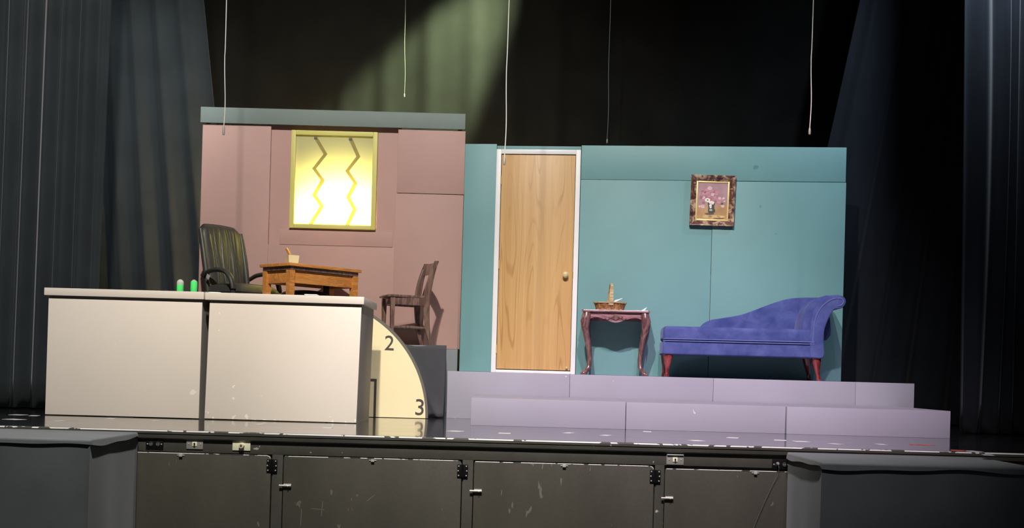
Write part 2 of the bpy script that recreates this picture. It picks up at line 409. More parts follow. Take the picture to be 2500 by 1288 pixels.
for i, ((a, b, zt), lb) in enumerate(zip(DOORS, dlab)):
    d = thing('door_%d' % (i+2), lb, None, (a, WF, 0), kind='structure')
    wdt = b - a
    out = [(0.005, -0.998), (wdt-0.005, -0.998), (wdt-0.005, zt-0.022), (wdt-0.011, zt-0.009), (wdt-0.026, zt-0.003), (0.016, zt-0.003), (0.008, zt-0.006), (0.005, zt-0.014)]
    obj('panel', B().prism(out, -0.004, 0.026, 0.003), M['black_door'], d)
    e = B().tube([(0.012, -0.0030, zt-0.0055), (wdt*0.5, -0.0030, zt-0.0042), (wdt-0.03, -0.0030, zt-0.0042), (wdt-0.016, -0.003, zt-0.010), (wdt-0.010, -0.003, zt-0.020)], 0.0026, 6)
    obj('chipped_glint_edge', e, M['worn_glint_edge'], d)  # chips and the light catching the top edge, in one pale strip
    h = obj('hinge', hinge_b, M['black_metal'], d, loc=(wdt+0.001, -0.005, zt-0.063))
    for (sx, sz) in ((-.023, .028), (.023, .028), (-.026, 0), (.026, 0), (-.023, -.028), (.023, -.028)):
        obj('screw', scr_b, M['screw'], h, loc=(sx, -0.006, sz), rot=(PI/2, 0, 0))
    l = B().tube([(-0.022, -0.012, 0), (0.05, -0.012, 0)], 0.0055, 8)
    l.box(0.004, 0.05, -0.009, 0.0, -0.010, 0.010, 0.001); l.tube([(0.032, -0.012, 0), (0.032, -0.022, -0.004)], 0.003, 6)
    obj('barrel_bolt', l, M['steel'], d, loc=(0.005, -0.004, zt-0.180))
    k = B().box(-0.010, 0.010, -0.012, 0, -0.012, 0.004, 0.002); k.box(-0.022, 0.022, -0.004, 0, -0.006, 0.0, 0.001)
    obj('top_catch', k, M['screw'], d, loc=(wdt*0.5, -0.004, zt-0.012))

sc_m = plain('dry_scratch', '77736a', 0.7)
d3 = bpy.data.objects['door_3']
for (x, y, L, a) in ((776, 1242, 0.040, -0.05), (786, 1241, 0.046, 1.50), (735, 1262, 0.05, 1.55), (905, 1215, 0.03, 0.7)):
    p = px(x, y, WF-0.005)
    obj('scratch_mark', B().box(-L, L, -0.0004, 0, -0.0012, 0.0012), sc_m, d3, False, loc=(p.x-d3.location.x, -0.004, p.z), rot=(0, -a, 0))
def outlet(name, label, cat, x, y, w_, h_, plate, build):
    p = px(x, y, WF)
    o = thing(name, label, cat, (p.x, WF, p.z))
    obj('plate', B().box(-w_/2, w_/2, -0.006, 0.0, -h_/2, h_/2, 0.002), plate, o)
    build(o); return o
def duplex(mat, facem):
    def f(o):
        for sx in (-0.021, 0.021):
            b = B().lathe([(0.0, 0.004), (0.013, 0.004), (0.014, 0.0)], 16); r = obj('receptacle', b, mat, o, loc=(sx, -0.006, 0), rot=(PI/2, 0, 0))
            for q in (-0.005, 0.005):
                obj('slot', B().box(q-0.001, q+0.001, -0.004, 0.004, 0.004, 0.0048), facem, r)
        for sx in (-0.042, 0.042): obj('screw', scr_b, M['screw'], o, loc=(sx, -0.006, 0), rot=(PI/2, 0, 0))
    return f
def switch(o):
    b = B().box(-0.014, 0.014, -0.009, -0.005, -0.013, 0.013, 0.001); r = obj('switch_insert', b, M['ivory'], o)
    obj('toggle', B().box(-0.004, 0.004, -0.020, -0.008, -0.003, 0.007, 0.001), M['black_metal'], r)
    for sx in (-0.036, 0.036): obj('screw', scr_b, M['screw'], o, loc=(sx, -0.006, 0), rot=(PI/2, 0, 0))
    obj('top_flange', B().box(-0.05, 0.05, -0.014, -0.004, 0.026, 0.032, 0.001), M['steel'], o)
def knob_f(o):
    b = B().lathe([(0.0, 0.022), (0.014, 0.022), (0.016, 0.018), (0.016, 0.004), (0.019, 0.0)], 20)
    r = obj('dimmer_knob', b, M['ivory'], o, loc=(0.002, -0.006, -0.002), rot=(PI/2, 0, 0))
    obj('keyway', B().lathe([(0.0, 0.0235), (0.008, 0.0235), (0.008, 0.021)], 12), M['brown_wood'], r)
outlet('wall_outlet', 'black double outlet beside the left riser', 'outlet', 378, 1083, 0.105, 0.062, M['black_metal'], duplex(M['leather'], M['screw']))
outlet('switch_plate', 'steel plate with ivory insert between black outlet and cream knob plate', 'switch plate', 476, 1083, 0.100, 0.062, M['plate_steel'], switch)
outlet('knob_plate', 'cream plate with a round knob on the stage front', 'switch plate', 590, 1086, 0.108, 0.064, M['ivory'], knob_f)
outlet('switch_plate', 'steel switch plate on the right half of the stage front', 'switch plate', 1648, 1121, 0.104, 0.062, M['plate_steel'], switch)
outlet('wall_outlet', 'black double outlet with a thin cord plugged in', 'outlet', 1906, 1133, 0.105, 0.062, M['black_metal'], duplex(M['leather'], M['screw']))
pc = [px(1899, 1131, WF-0.012), px(1902, 1142, WF-0.03), px(1898, 1158, WF-0.02), px(1885, 1185, WF-0.014), px(1862, 1235, WF-0.013), px(1840, 1288, WF-0.013), px(1822, 1340, WF-0.02), px(1800, 1480, WF-0.06)]
pc[-1].z = -1.066
cr = thing('power_cord', 'thin pale cord hanging from the black outlet beside the right riser', 'cord', tuple(pc[0]))
pl = [p - pc[0] for p in pc]
obj('cable', B().tube(smooth_pts(pl, 5), 0.0015, 6), M['cord_thin'], cr)
obj('plug', B().lathe([(0.0, 0.02), (0.007, 0.019), (0.010, 0.008), (0.010, 0.0)], 12), M['plate_steel'], cr, loc=(0, 0.004, 0), rot=(PI/2, 0, 0))

# cloth-covered risers on the auditorium floor, against the stage front
def riser(label, x0, x1, y0, top, mat_top):
    y1 = SE - 0.012
    o = thing('cloth_riser', label, 'riser', ((x0+x1)/2, (y0+y1)/2, -1.07), group='cloth covered risers')
    hx, hy, H = (x1-x0)/2, (y1-y0)/2, top + 1.07
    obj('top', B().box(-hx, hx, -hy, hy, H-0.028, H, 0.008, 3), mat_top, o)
    # hanging cloth round the four sides: loose, with soft folds
    n = 220; per = 4*(hx+hy); rows = 14; rings = []
    def side(s, off):
        s = s % per
        if s < 2*hx: return (-hx+s, -hy-off, 0, -1)
        s -= 2*hx
        if s < 2*hy: return (hx+off, -hy+s, 1, 0)
        s -= 2*hy
        if s < 2*hx: return (hx-s, hy+off*0.3, 0, 1)
        s -= 2*hx
        return (-hx-off, hy-s, -1, 0)
    ph = [rnd.uniform(0, 6) for _ in range(6)]
    for r in range(rows):
        t = r/(rows-1); z = lerp(H-0.03, 0.004, t); ring = []
        for k in range(n):
            s = per*k/n
            wv = 0.004*math.sin(9*s+ph[0]) + 0.006*math.sin(4.3*s+ph[1]+t*1.2) + 0.003*math.sin(17*s+ph[2])
            off = -0.004 + wv*(0.15+t)
            x, y, nx, ny = side(s, max(off, -0.033)); ring.append(Vector((x, y, z)))
        rings.append(ring)
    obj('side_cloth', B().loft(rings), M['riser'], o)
    # top cover hem with a wavy lower edge
    rings = []
    for r in range(4):
        ring = []
        for k in range(n):
            s = per*k/n; wv = 0.007*math.sin(6.1*s+ph[3]) + 0.004*math.sin(14*s+ph[4])
            x, y, nx, ny = side(s, 0.003 + 0.002*r if r < 3 else -0.004)
            ring.append(Vector((x, y, H - 0.012 - (0.018 + wv)*min(r, 2)*0.55)))
        rings.append(ring)
    obj('hem', B().loft(rings, cap=False), M['riser'], o)
    return o
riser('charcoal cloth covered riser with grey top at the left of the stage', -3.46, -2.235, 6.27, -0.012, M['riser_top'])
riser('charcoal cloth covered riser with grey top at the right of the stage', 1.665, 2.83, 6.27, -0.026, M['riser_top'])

# ------------------------------------------------------------------ drapes
def curtain(name, label, d, top, bot, z0, z1, folds, amp, mat, seed, cols=240, rows=26, sweep=None, group=None, bulge=0.0):
    r = random.Random(seed)
    ph = [r.uniform(0, 6.28) for _ in range(8)]; am = [r.uniform(0.5, 1) for _ in range(8)]
    vs, fs = [], []
    for j in range(rows+1):
        t = j/rows; z = lerp(z1, z0, t)
        for i in range(cols+1):
            u = i/cols; uu = u + 0.018*math.sin(5*u+ph[5]) + 0.006*math.sin(2.1*t+11*u+ph[4])
            a = uu*folds*2*PI
            y = amp*(am[0]*math.sin(a+ph[0]) + 0.55*am[1]*math.sin(0.53*a+ph[1]) + 0.30*am[2]*math.sin(1.9*a+ph[2]+0.6*t))
            y *= 0.75 + 0.35*t
            x = lerp(top(u), bot(u), t)
            if sweep: x += sweep(u, t)
            x += 0.25*amp*math.sin(a*0.97+ph[3])
            vs.append((x, d + y, z))
    for j in range(rows):
        for i in range(cols):
            a = j*(cols+1)+i; fs.append((a, a+1, a+cols+2, a+cols+1))
    b = B(); b.add(vs, fs)
    o = obj(name, b, mat, angle=180)
    s = o.modifiers.new('thickness', 'SOLIDIFY'); s.thickness = 0.004
    return tag(o, label, 'curtain', group)
def span(a, b): return lambda u: lerp(a, b, u)
curtain('black_curtain', 'pleated black drape hanging at the far left edge of the stage', 9.66, span(-5.3, -3.34), span(-5.3, -3.42), 0.012, 6.2, 13, 0.060, M['drape_left'], 3, group='black stage drapes')
curtain('black_curtain', 'black drape fanning out behind the beige desk and office chair', 12.05, span(-5.6, -3.55), span(-5.6, -2.75), 0.012, 6.4, 9, 0.026, M['drape_left'], 11, group='black stage drapes')
curtain('black_curtain', 'wide black drape hanging across the back of the stage', 12.75, span(-6.5, 6.5), span(-6.5, 6.5), 0.012, 7.0, 30, 0.010, M['drape_back'], 5, cols=520, rows=10, group='black stage drapes')
curtain('black_curtain', 'pleated black drape hanging at the far right edge of the stage', 9.8, span(3.62, 5.6), span(3.72, 5.6), 0.012, 6.3, 12, 0.060, M['drape_right'], 21, group='black stage drapes',
        sweep=lambda u, t: 0.10*math.sin(3*t)*math.exp(-((u-0.12)/0.08)**2))
curtain('black_curtain', 'black drape fanning out behind the chaise and teal wall edge', 11.6, span(3.75, 5.6), span(2.55, 5.6), 0.012, 6.3, 9, 0.034, M['drape_right'], 31, group='black stage drapes')

# ------------------------------------------------------------------ platforms
def platform(label, x0, x1, y0, y1, z0, z1, mat, group, name='platform', facing=True, top=None):
    o = thing(name, label, 'platform', ((x0+x1)/2, (y0+y1)/2, z0), group=group)
    hx, hy, H = (x1-x0)/2, (y1-y0)/2, z1-z0
    obj('top', B().box(-hx+0.0202, hx-0.0202, -hy+0.0202, hy-0.0202, H-0.02, H), top or mat, o, False)
    obj('front_board', B().box(-hx, hx, -hy, -hy+0.02, 0, H, 0.003), mat, o)
    obj('rear_board', B().box(-hx, hx, hy-0.02, hy, 0, H, 0.003), mat, o)
    for s in (-1, 1):
        a, b = sorted((s*hx, s*(hx-0.02)))
        obj('side_board', B().box(a, b, -hy+0.0205, hy-0.0205, 0, H, 0.003), mat, o)
    return o
PU, PL = 10.10, 8.89
gU, gL = 'upper lilac platforms', 'lower lilac platforms'
xu = [X(1091, 960, PU), X(1390.5, 950, PU), X(1741, 960, PU), X(2088, 970, PU), X(2232, 970, PU)]
for k, lb in enumerate(['grey upper platform under the oak door', 'lilac grey upper platform under the small console table', 'lilac upper platform under the blue chaise', 'short lilac upper platform at the right end of the row']):
    platform(lb, xu[k]+0.001, xu[k+1]-0.001, PU, PU+1.22, 0, EYE, M['purple'], gU)
xl = [X(1149, 1000, PL), X(1528, 1010, PL), X(1918, 1025, PL), X(2317, 1040, PL)]
for k, lb in enumerate(['lower lilac step at the left end of the row', 'middle lower lilac step with scuffed front', 'lower lilac step at the right end of the row']):
    platform(lb, xl[k]+0.002, xl[k+1]-0.002, PL + (0, 0, -0.03)[k], PU-0.012, 0, (0.208, 0.206, 0.206)[k], M['purple'], gL)
PH = 0.62                     # platform of the pink room
plat = platform('tall grey platform carrying the pink room', -3.25, -0.648, PU+0.02, 11.80, 0, PH, M['slate_side'], None, name='tall_platform')
bb0 = plat.location
obj('base_board', B().box(-0.647-bb0.x, X(1117, 872, 11.46)-bb0.x, 11.455-bb0.y, 11.478-bb0.y, 0, PH-0.002, 0.002), M['slate_side'], plat)  # grey base board below the pink wall, parented to the platform
# black masking cloth stapled over its front
cx0, cx1 = -3.2, xu[0]-0.012
vs, fs = [], []
NC, NR = 160, 16
for j in range(NR+1):
    t = j/NR; z = lerp(PH+0.004, 0.012, t)
    for i in range(NC+1):
        u = i/NC; x = lerp(cx0, cx1 - 0.012*t, u)
        y = PU + 0.004 - 0.003 + 0.008*t*math.sin(23*u*3.1+2*t) + 0.006*math.sin(9*u+5*t)*t
        y -= 0.035*math.exp(-((x-(cx1-0.36+0.30*t))/0.030)**2)*min(1, 2*t)*(0.5+t*0.5)   # one slanting pull fold
        z2 = z - (0.012*max(0, math.sin(14*u*2.6)) if j == 0 else 0)
        vs.append((x, y-0.02, z2))
for j in range(NR):
    for i in range(NC):
        a = j*(NC+1)+i; fs.append((a, a+1, a+NC+2, a+NC+1))
mc = B(); mc.add(vs, fs)
mco = obj('masking_cloth', mc, M['dark_cloth'], angle=180)
mm = mco.modifiers.new('thickness', 'SOLIDIFY'); mm.thickness = 0.003
tag(mco, 'black cloth draped over the front of the tall platform beside number disc', 'cloth')

# ------------------------------------------------------------------ pink scenery wall
DP = 11.50
wp = thing('wall_left', 'pink panelled scenery wall with a slate board across its top', None, (0, DP, PH), kind='structure')
def rect(xa, ya, xb, yb, d):
    """photo rectangle -> x0, x1, z0, z1 relative to the platform, at depth d"""
    a, b = px(xa, (ya+yb)/2, d), px(xb, (ya+yb)/2, d); c = px((xa+xb)/2, ya, d); e = px((xa+xb)/2, yb, d)
    return a.x, b.x, e.z, c.z
def pbox(name, xa, ya, xb, yb, y0, y1, mat, bev=0.003, zbot=None):
    x0, x1, z0, z1 = rect(xa, ya, xb, yb, DP)
    z0 -= PH; z1 -= PH
    if zbot is not None: z0 = zbot
    return obj(name, B().box(x0, x1, y0, y1, z0, z1, bev), mat, wp)
pbox('panel', 492, 305, 659, 600, -0.015, 0.010, M['pink'], zbot=0.0)                   # tall left panel
pbox('panel', 971, 318, 1135, 473, -0.020, 0.010, M['pink'])                           # upper right panel
pbox('panel', 963, 474, 1129, 700, -0.010, 0.012, M['pink'], zbot=0.0)                  # lower right panel
px0, px1, pz0, pz1 = rect(646, 600, 962, 850, DP)
obj('panel', B().box(rect(652,600,966,700,DP)[0], rect(652,600,962,700,DP)[1], -0.006, 0.014, 0.0, pz1-PH, 0.003), M['pink'], wp)   # under the window
# recessed centre field, four boards round the window opening
wx0, wx1, wz0, wz1 = rect(709, 320, 919.5, 558.5, DP)
cx_0, cx_1, cz0, cz1 = rect(658, 318, 970, 601, DP)
R0, R1 = 0.030, 0.046
zt_ = Z(815, 290, DP)
for (a, b, c, d) in ((cx_0-0.02, wx0-0.001, cz0-PH-0.40, zt_-PH), (wx1+0.001, cx_1+0.02, cz0-PH-0.40, zt_-PH), (wx0-0.001, wx1+0.001, wz1-PH+0.001, zt_-PH), (wx0-0.001, wx1+0.001, cz0-PH-0.40, wz0-PH-0.001)):
    obj('recessed_board', B().box(a, b, R0, R1, c, d), M['pink'], wp, False)
x0, x1, z0, z1 = rect(681, 562, 958, 600, DP)
obj('ledge_strip', B().box(x0, x1, R0-0.010, R0+0.002, z0-PH+0.004, z1-PH, 0.003), M['pink'], wp)
x0, x1, z0, z1 = rect(492.5, 271, 1137, 309, DP)
z1 = Z(815, 271.5, DP); z0 = Z(815, 309.5, DP)
obj('cornice_board', B().box(x0, x1, -0.045, -0.020, z0-PH, z1-PH, 0.002), M['cornice'], wp)
fx0, fx1 = rect(492, 300, 1135, 320, DP)[:2]
fr = B()
for a in (fx0+0.03, cx_0-0.02, cx_1-0.02, fx1-0.07): fr.box(a, a+0.04, 0.047, 0.085, 0, z1-PH-0.02)
fr.box(fx0, fx1, 0.047, 0.085, z1-PH-0.10, z1-PH-0.03)
obj('rear_framing', fr, M['basket_band'], wp, False)

# backlit window in the pink wall
wn = thing('window_1', 'glowing yellow window with two zigzag strips in the pink wall', None, ((wx0+wx1)/2, DP, wz0), kind='structure')
hw, H = (wx1-wx0)/2, wz1-wz0
fwid = 0.045
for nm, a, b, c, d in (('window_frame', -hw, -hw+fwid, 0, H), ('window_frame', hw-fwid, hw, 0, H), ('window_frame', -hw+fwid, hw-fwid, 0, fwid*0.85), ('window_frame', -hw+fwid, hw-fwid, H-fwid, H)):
    obj(nm, B().box(a, b, -0.012, 0.030, c, d, 0.004), M['glow_yellow_frame'], wn)
pane = obj('pane', B().box(-hw+fwid*0.6, hw-fwid*0.6, 0.014, 0.018, fwid*0.5, H-fwid*0.6), M['pane'], wn, False)
for zz in ([(771,336),(794.5,376),(767,411),(788,440),(767,475),(786,503),(757,549)], [(856,339),(875,382),(847.5,417),(868,447),(850,481),(866,511),(847,551)]):
    pts = [px(x, y, DP+0.012) for x, y in zz]
    vs = []; hwid = 0.019
    for i, p in enumerate(pts):
        vs.append((p.x-hwid-(wx0+wx1)/2, p.z-wz0)); 
    right = [(x+2*hwid, z) for x, z in vs]
    b = B()
    for i in range(len(vs)-1):
        q = [vs[i], right[i], right[i+1], vs[i+1]]
        b.add([(x, 0.012, z) for x, z in q] + [(x, 0.0135, z) for x, z in q], [(0,1,2,3), (7,6,5,4), (0,4,5,1), (1,5,6,2), (2,6,7,3), (3,7,4,0)])
    obj('zigzag_strip', b, M['strip'], pane, False)
    p = pts[0]
    obj('strip_hook', B().box(-0.016, 0.016, -0.006, 0.0, -0.014, 0.010, 0.002), M['dark_outline'], pane, loc=(p.x-(wx0+wx1)/2, 0.012, p.z-wz0))

# ------------------------------------------------------------------ teal scenery wall, its right end turned a little forward
TA, TB = Vector((X(1136, 352, 11.2), 11.2)), Vector((X(2067, 362, 10.85), 10.85))
ang = math.atan2(TB.y-TA.y, TB.x-TA.x)
TD = (TB-TA).normalized(); TN = Vector((-TD.y, TD.x))
PT = EYE
wt = thing('wall_right', 'teal panelled scenery wall behind the chaise and console table', None, (TA.x, TA.y, PT+0.001), ang, kind='structure')
def tw(x, y, off=0.0):
    """photo pixel on the teal wall's face -> (along wall, height above platform)"""
    p = px(x, y, 1.0); r = Vector((p.x, 1.0)); o = TA + TN*off
    d = o.dot(TN) / r.dot(TN); q = px(x, y, d)
    return (Vector((q.x, q.y))-TA).dot(TD), q.z-PT
def tpos(u, off=0.0): q = TA + TD*u + TN*off; return q.x, q.y
TL = (TB-TA).length; TH = tw(1700, 357)[1]
dx0 = tw(1206, 640)[0]; dx1 = tw(1411.5, 640)[0]; dtop = tw(1315, 365.5)[1]
seam_z = tw(1700, 441)[1]; seam_x = tw(1733, 750)[0]
def tbox(name, u0, u1, z0, z1, v0, v1, mat=None, bev=0.003): return obj(name, B().box(u0, u1, v0, v1, z0, z1, bev), mat or M['teal'], wt)
tbox('panel', 0, dx0-0.002, 0, TH+0.006, 0, 0.02)
tbox('panel', dx0, dx1, dtop+0.003, TH-0.010, 0.004, 0.02)
tbox('panel', dx1+0.004, TL, seam_z+0.002, TH, 0, 0.02)
tbox('panel', dx1+0.004, seam_x-0.0015, 0, seam_z-0.001, -0.002, 0.02)
tbox('panel', seam_x+0.0015, TL+0.004, 0, seam_z-0.004, -0.007, 0.02)
fr = B()
for u in (0.02, dx0-0.06, dx1+0.02, seam_x-0.02, TL-0.06): fr.box(u, u+0.04, 0.021, 0.06, 0, TH-0.02)
for z in (0.0, seam_z-0.02, TH-0.06): fr.box(dx1+0.02, TL-0.02, 0.021, 0.055, z, z+0.04)
obj('rear_framing', fr, M['basket_band'], wt, False)

# oak door in a white frame
ddw = dx1-dx0
dpx, dpy = tpos(dx0)
dr = thing('door_1', 'oak veneer door in a white frame in the teal wall', None, (dpx, dpy, PT), ang, kind='structure')
fw_ = 0.046
for a, b, c, d in ((0, fw_, 0, dtop), (ddw-fw_, ddw, 0, dtop), (fw_, ddw-fw_, dtop-fw_*0.95, dtop), (fw_, ddw-fw_, 0, 0.026)):
    obj('door_frame', B().box(a, b, -0.022, 0.05, c, d, 0.004), M['white_trim'], dr)
obj('door_stop', B().box(fw_, ddw-fw_, 0.030, 0.045, 0.026, dtop-fw_*0.95), M['brown_wood'], dr, False)
slab = obj('door_slab', B().box(fw_+0.005, ddw-fw_-0.004, -0.012, 0.026, 0.034, dtop-fw_*0.95-0.008, 0.002), M['oak'], dr)
ku, kz = tw(1381, 671); ku -= dx0
kb = B().lathe([(0.0, 0.0), (0.030, 0.0), (0.030, 0.004), (0.014, 0.010), (0.011, 0.022), (0.019, 0.028), (0.027, 0.040), (0.027, 0.052), (0.020, 0.060), (0.0, 0.062)], 24)
obj('door_knob', kb, M['brass'], slab, loc=(ku, -0.012, kz), rot=(PI/2, 0, 0))
obj('strike_plate', B().box(0, 0.004, -0.026, -0.022, -0.03, 0.03), M['brass'], dr, loc=(ddw-fw_+0.002, 0, kz))
for z in (0.22, 1.02, 1.82):
    obj('hinge', B().tube([(fw_+0.002, -0.022, z-0.04), (fw_+0.002, -0.022, z+0.04)], 0.006, 8), M['brass'], dr)
obj('kick_stop', B().lathe([(0.0, 0.03), (0.010, 0.03), (0.012, 0.024), (0.006, 0.0)], 12), M['brass'], slab, loc=(ddw-fw_-0.035, -0.012, 0.062), rot=(PI/2, 0, 0))

# framed flower painting
c0 = tw(1739, 491); pcx, pcy = tpos(c0[0], -0.008)
pic = thing('framed_painting', 'framed painting of pink flowers in a dark vase on teal wall', 'painting', (pcx, pcy, PT+c0[1]), ang)
pic.rotation_euler = (0, math.radians(1.2), ang)
W2, H2, fwd = 0.204, 0.236, 0.052
prof = [(0.0, 0.0), (0.0, -0.042), (0.005, -0.047), (0.011, -0.046), (0.030, -0.026), (0.044, -0.014), (fwd, -0.012), (fwd, 0.0)]
def side(ax, sgn):
    rings = []
    for t in (-1, 1):
        ring = []
        for i, v in prof:
            if ax == 'h': ring.append(Vector((t*(W2-i), v, sgn*(H2-i))))
            else: ring.append(Vector((sgn*(W2-i), v, t*(H2-i))))
        rings.append(ring)
    return B().loft(rings)
for ax, s in (('h', 1), ('h', -1), ('v', 1), ('v', -1)): obj('frame_side', side(ax, s), M['frame'], pic)
lw = 0.014; iw, ih = W2-fwd, H2-fwd
for a, b, c, d in ((-iw, -iw+lw, -ih, ih), (iw-lw, iw, -ih, ih), (-iw+lw, iw-lw, -ih, -ih+lw), (-iw+lw, iw-lw, ih-lw, ih)):
    obj('gold_liner', B().box(a, b, -0.011, 0.0, c, d, 0.002), M['gold'], pic)
cw, ch = iw-lw, ih-lw
can = obj('canvas', B().box(-cw, cw, -0.005, 0.0, -ch, ch), M['canvas'], pic, False)
def blob(b, nx, ny, r, sq=1.0, layer=0, n=9, jag=0.18):
    x, z = (nx-0.5)*2*cw, (0.5-ny)*2*ch; y = -0.0054-0.00025*layer
    pts = [(x + r*(1+rnd.uniform(-jag, jag))*math.cos(2*PI*k/n), y, z + r*sq*(1+rnd.uniform(-jag, jag))*math.sin(2*PI*k/n)) for k in range(n)]
    b.add(pts, [tuple(range(n))])
art = B(); mats = ['p_rose', 'p_deep', 'p_pale', 'p_white', 'p_vase', 'p_dark', 'p_shine', 'p_gold']
art.mi = 7; blob(art, .35, .93, .05, .25, 0); blob(art, .6, .93, .06, .25, 0); blob(art, .8, .92, .04, .25, 0)
art.mi = 5; blob(art, .42, .855, .045, .22, 1); blob(art, .75, .97, .05, .12, 1)
vz = [(.345,.55),(.36,.62),(.375,.70),(.365,.76),(.375,.81),(.42,.84),(.54,.84),(.60,.80),(.61,.75),(.575,.70),(.57,.63),(.60,.55)]
art.mi = 4; art.add([((a-.5)*2*cw, -0.0060, (.5-b)*2*ch) for a, b in vz], [tuple(range(len(vz)))])
art.mi = 6; blob(art, .46, .745, .016, .7, 3)
for nx, ny, r, m in ((.16,.25,.018,1),(.2,.31,.020,0),(.12,.40,.016,1),(.2,.42,.017,2),(.33,.30,.024,0),(.4,.15,.024,2),(.3,.2,.018,0),(.46,.22,.018,0),(.38,.36,.022,0),(.5,.32,.018,2),
                     (.62,.28,.028,0),(.63,.29,.012,5),(.57,.40,.018,0),(.63,.47,.024,0),(.6,.5,.012,1),(.71,.53,.020,0),(.74,.42,.016,2),(.78,.45,.020,0),(.87,.42,.014,2),(.44,.45,.022,1),(.46,.46,.018,0),
                     (.34,.48,.026,3),(.34,.475,.008,5),(.48,.55,.024,3),(.47,.57,.010,2),(.44,.62,.014,3),(.45,.67,.012,3),(.18,.66,.022,2),(.08,.66,.012,2),(.2,.55,.014,1),(.85,.63,.018,2),(.9,.5,.010,2),(.25,.27,.010,5),(.83,.57,.014,5),(.55,.25,.012,1),(.28,.39,.014,1)):
    art.mi = m; blob(art, nx, ny, r*0.95, .85, 4 + rnd.random()*4, 10)
obj('flower_brushwork', art, [M[m] for m in mats], can, False)

# ------------------------------------------------------------------ beige desk, two units
def desk(label, xa, xb, lean, yshift, ztop, skin='desk'):
    DF = 8.67 + yshift
    a, b = X(xa, 870, DF), X(xb, 870, DF)
    o = thing('desk_unit', label, 'desk', ((a+b)/2, DF, 0), group='beige desk units')
    h = (b-a)/2; zb = ztop - 0.055
    out = [(-h, 0.006), (h, 0.006), (h+lean, zb-0.022), (-h+lean, zb-0.022)]
    obj('front_panel', B().prism(out, 0, 0.018, 0.0025), M[skin], o)
    for s in (-1, 1):
        x = s*(h-0.010)
        ou = [(x-0.010, 0.0), (x+0.010, 0.0), (x+0.010+lean, zb-0.0005), (x-0.010+lean, zb-0.0005)]
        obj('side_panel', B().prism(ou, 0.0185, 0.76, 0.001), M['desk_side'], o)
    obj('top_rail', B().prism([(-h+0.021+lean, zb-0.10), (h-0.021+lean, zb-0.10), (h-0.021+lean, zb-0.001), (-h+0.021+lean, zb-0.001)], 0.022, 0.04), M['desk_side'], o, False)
    return o, h, zb
d1, h1, z1_ = desk('beige desk unit at the left, under the two green bottles', 113.5, 489, 0.004, 0.0, 0.938)
obj('desk_top', B().box(-h1-0.022, h1+0.020, -0.022, 0.80, z1_, 0.938, 0.004), M['desk'], d1)
d2, h2, z2_ = desk('beige desk unit at the right with chipped lower edge', 503, 874, 0.014, -0.01, 0.934, 'desk_worn')
obj('desk_top', B().box(-h2-0.016, h2+0.034, -0.022, 0.80, z2_, 0.934, 0.004), M['desk'], d2)
d2.rotation_euler = (0, math.radians(0.15), 0)
DT = 0.938

# ------------------------------------------------------------------ things on the desk
def bottle(label, x, fill):
    D = 8.78; p = px(x, 700, D)
    o = thing('green_bottle', label, 'bottle', (p.x, D, DT+0.0045), group='green bottles')
    r, H_ = 0.0255, 0.088
    body = [(0.0, 0.0), (r*0.97, 0.0), (r, 0.004), (r, min(fill, H_-0.020))]
    dome = [(r, min(fill, H_-0.020)), (r, H_-0.020), (r*0.9, H_-0.009), (r*0.62, H_-0.002), (0.0, H_)]
    if fill >= H_-0.020: body += [(r*0.9, H_-0.009), (0.0, H_-0.009)]; dome = [(r*0.9, H_-0.009), (r*0.62, H_-0.002), (0.0, H_)]
    else: body += [(0.0, fill+0.0004)]
    obj('liquid_body', B().lathe(body, 28), M['green'], o)
    obj('clear_dome', B().lathe(dome, 28), M['clear'], o)
    obj('cap_ring', B().lathe([(r*0.45, H_-0.003), (r*0.5, H_+0.003), (r*0.2, H_+0.005), (0.0, H_+0.005)], 20), M['clear'], o)
bottle('half full bright green bottle on the desk, the one farther from chair', 440, 0.050)
bottle('full bright green bottle on the desk, the one nearer to chair', 473.5, 0.080)
D = 8.78
p0 = px(448, 705, D)
tray = obj('placemat', B().box(-0.22, 0.20, -0.06, 0.12, 0, 0.004, 0.001), M['black_metal'], loc=(p0.x, D, DT+0.0002))
tag(tray, 'flat black mat under the green bottles on the desk', 'mat')
pp = px(424, 703, D)
ps = thing('paper_sheet', 'curled white paper on the black mat left of the green bottles', 'paper', (pp.x, D-0.02, DT+0.0045))
vs = [(x, y, 0.001+0.014*max(0, (-x-0.02)/0.10)**0.8 - 0.010*max(0, (-x-0.045)/0.06)) for y in (-0.03, 0.05) for x in (-0.10,-0.08,-0.06,-0.045,-0.03,-0.015,0.0,0.03)]
b = B(); n = 8; b.add(vs + [(x, y, z+0.001) for x, y, z in vs], [(i, i+1, n+i+1, n+i) for i in range(n-1)] + [(2*n+i, 3*n+i, 3*n+i+1, 2*n+i+1) for i in range(n-1)])
obj('sheet', b, M['paper'], ps)
pp = px(764, 716, 8.75)
o = obj('paper_sheet', B().box(-0.05, 0.045, -0.05, 0.03, 0, 0.006, 0.002), M['paper'], loc=(pp.x, 8.72, 0.9375)); tag(o, 'small white paper stack on the right beige desk unit', 'paper')
pp = px(520, 707, 8.78)
o = obj('pen', B().tube([(-0.06, 0, 0.004), (-0.02, 0, 0.0042), (0.05, 0.01, 0.004), (0.065, 0.012, 0.003)], [0.004, 0.004, 0.004, 0.001], 8), M['steel'], loc=(pp.x+0.01, 8.74, 0.9365)); tag(o, 'small silver pen lying on the desk near the joint', 'pen')

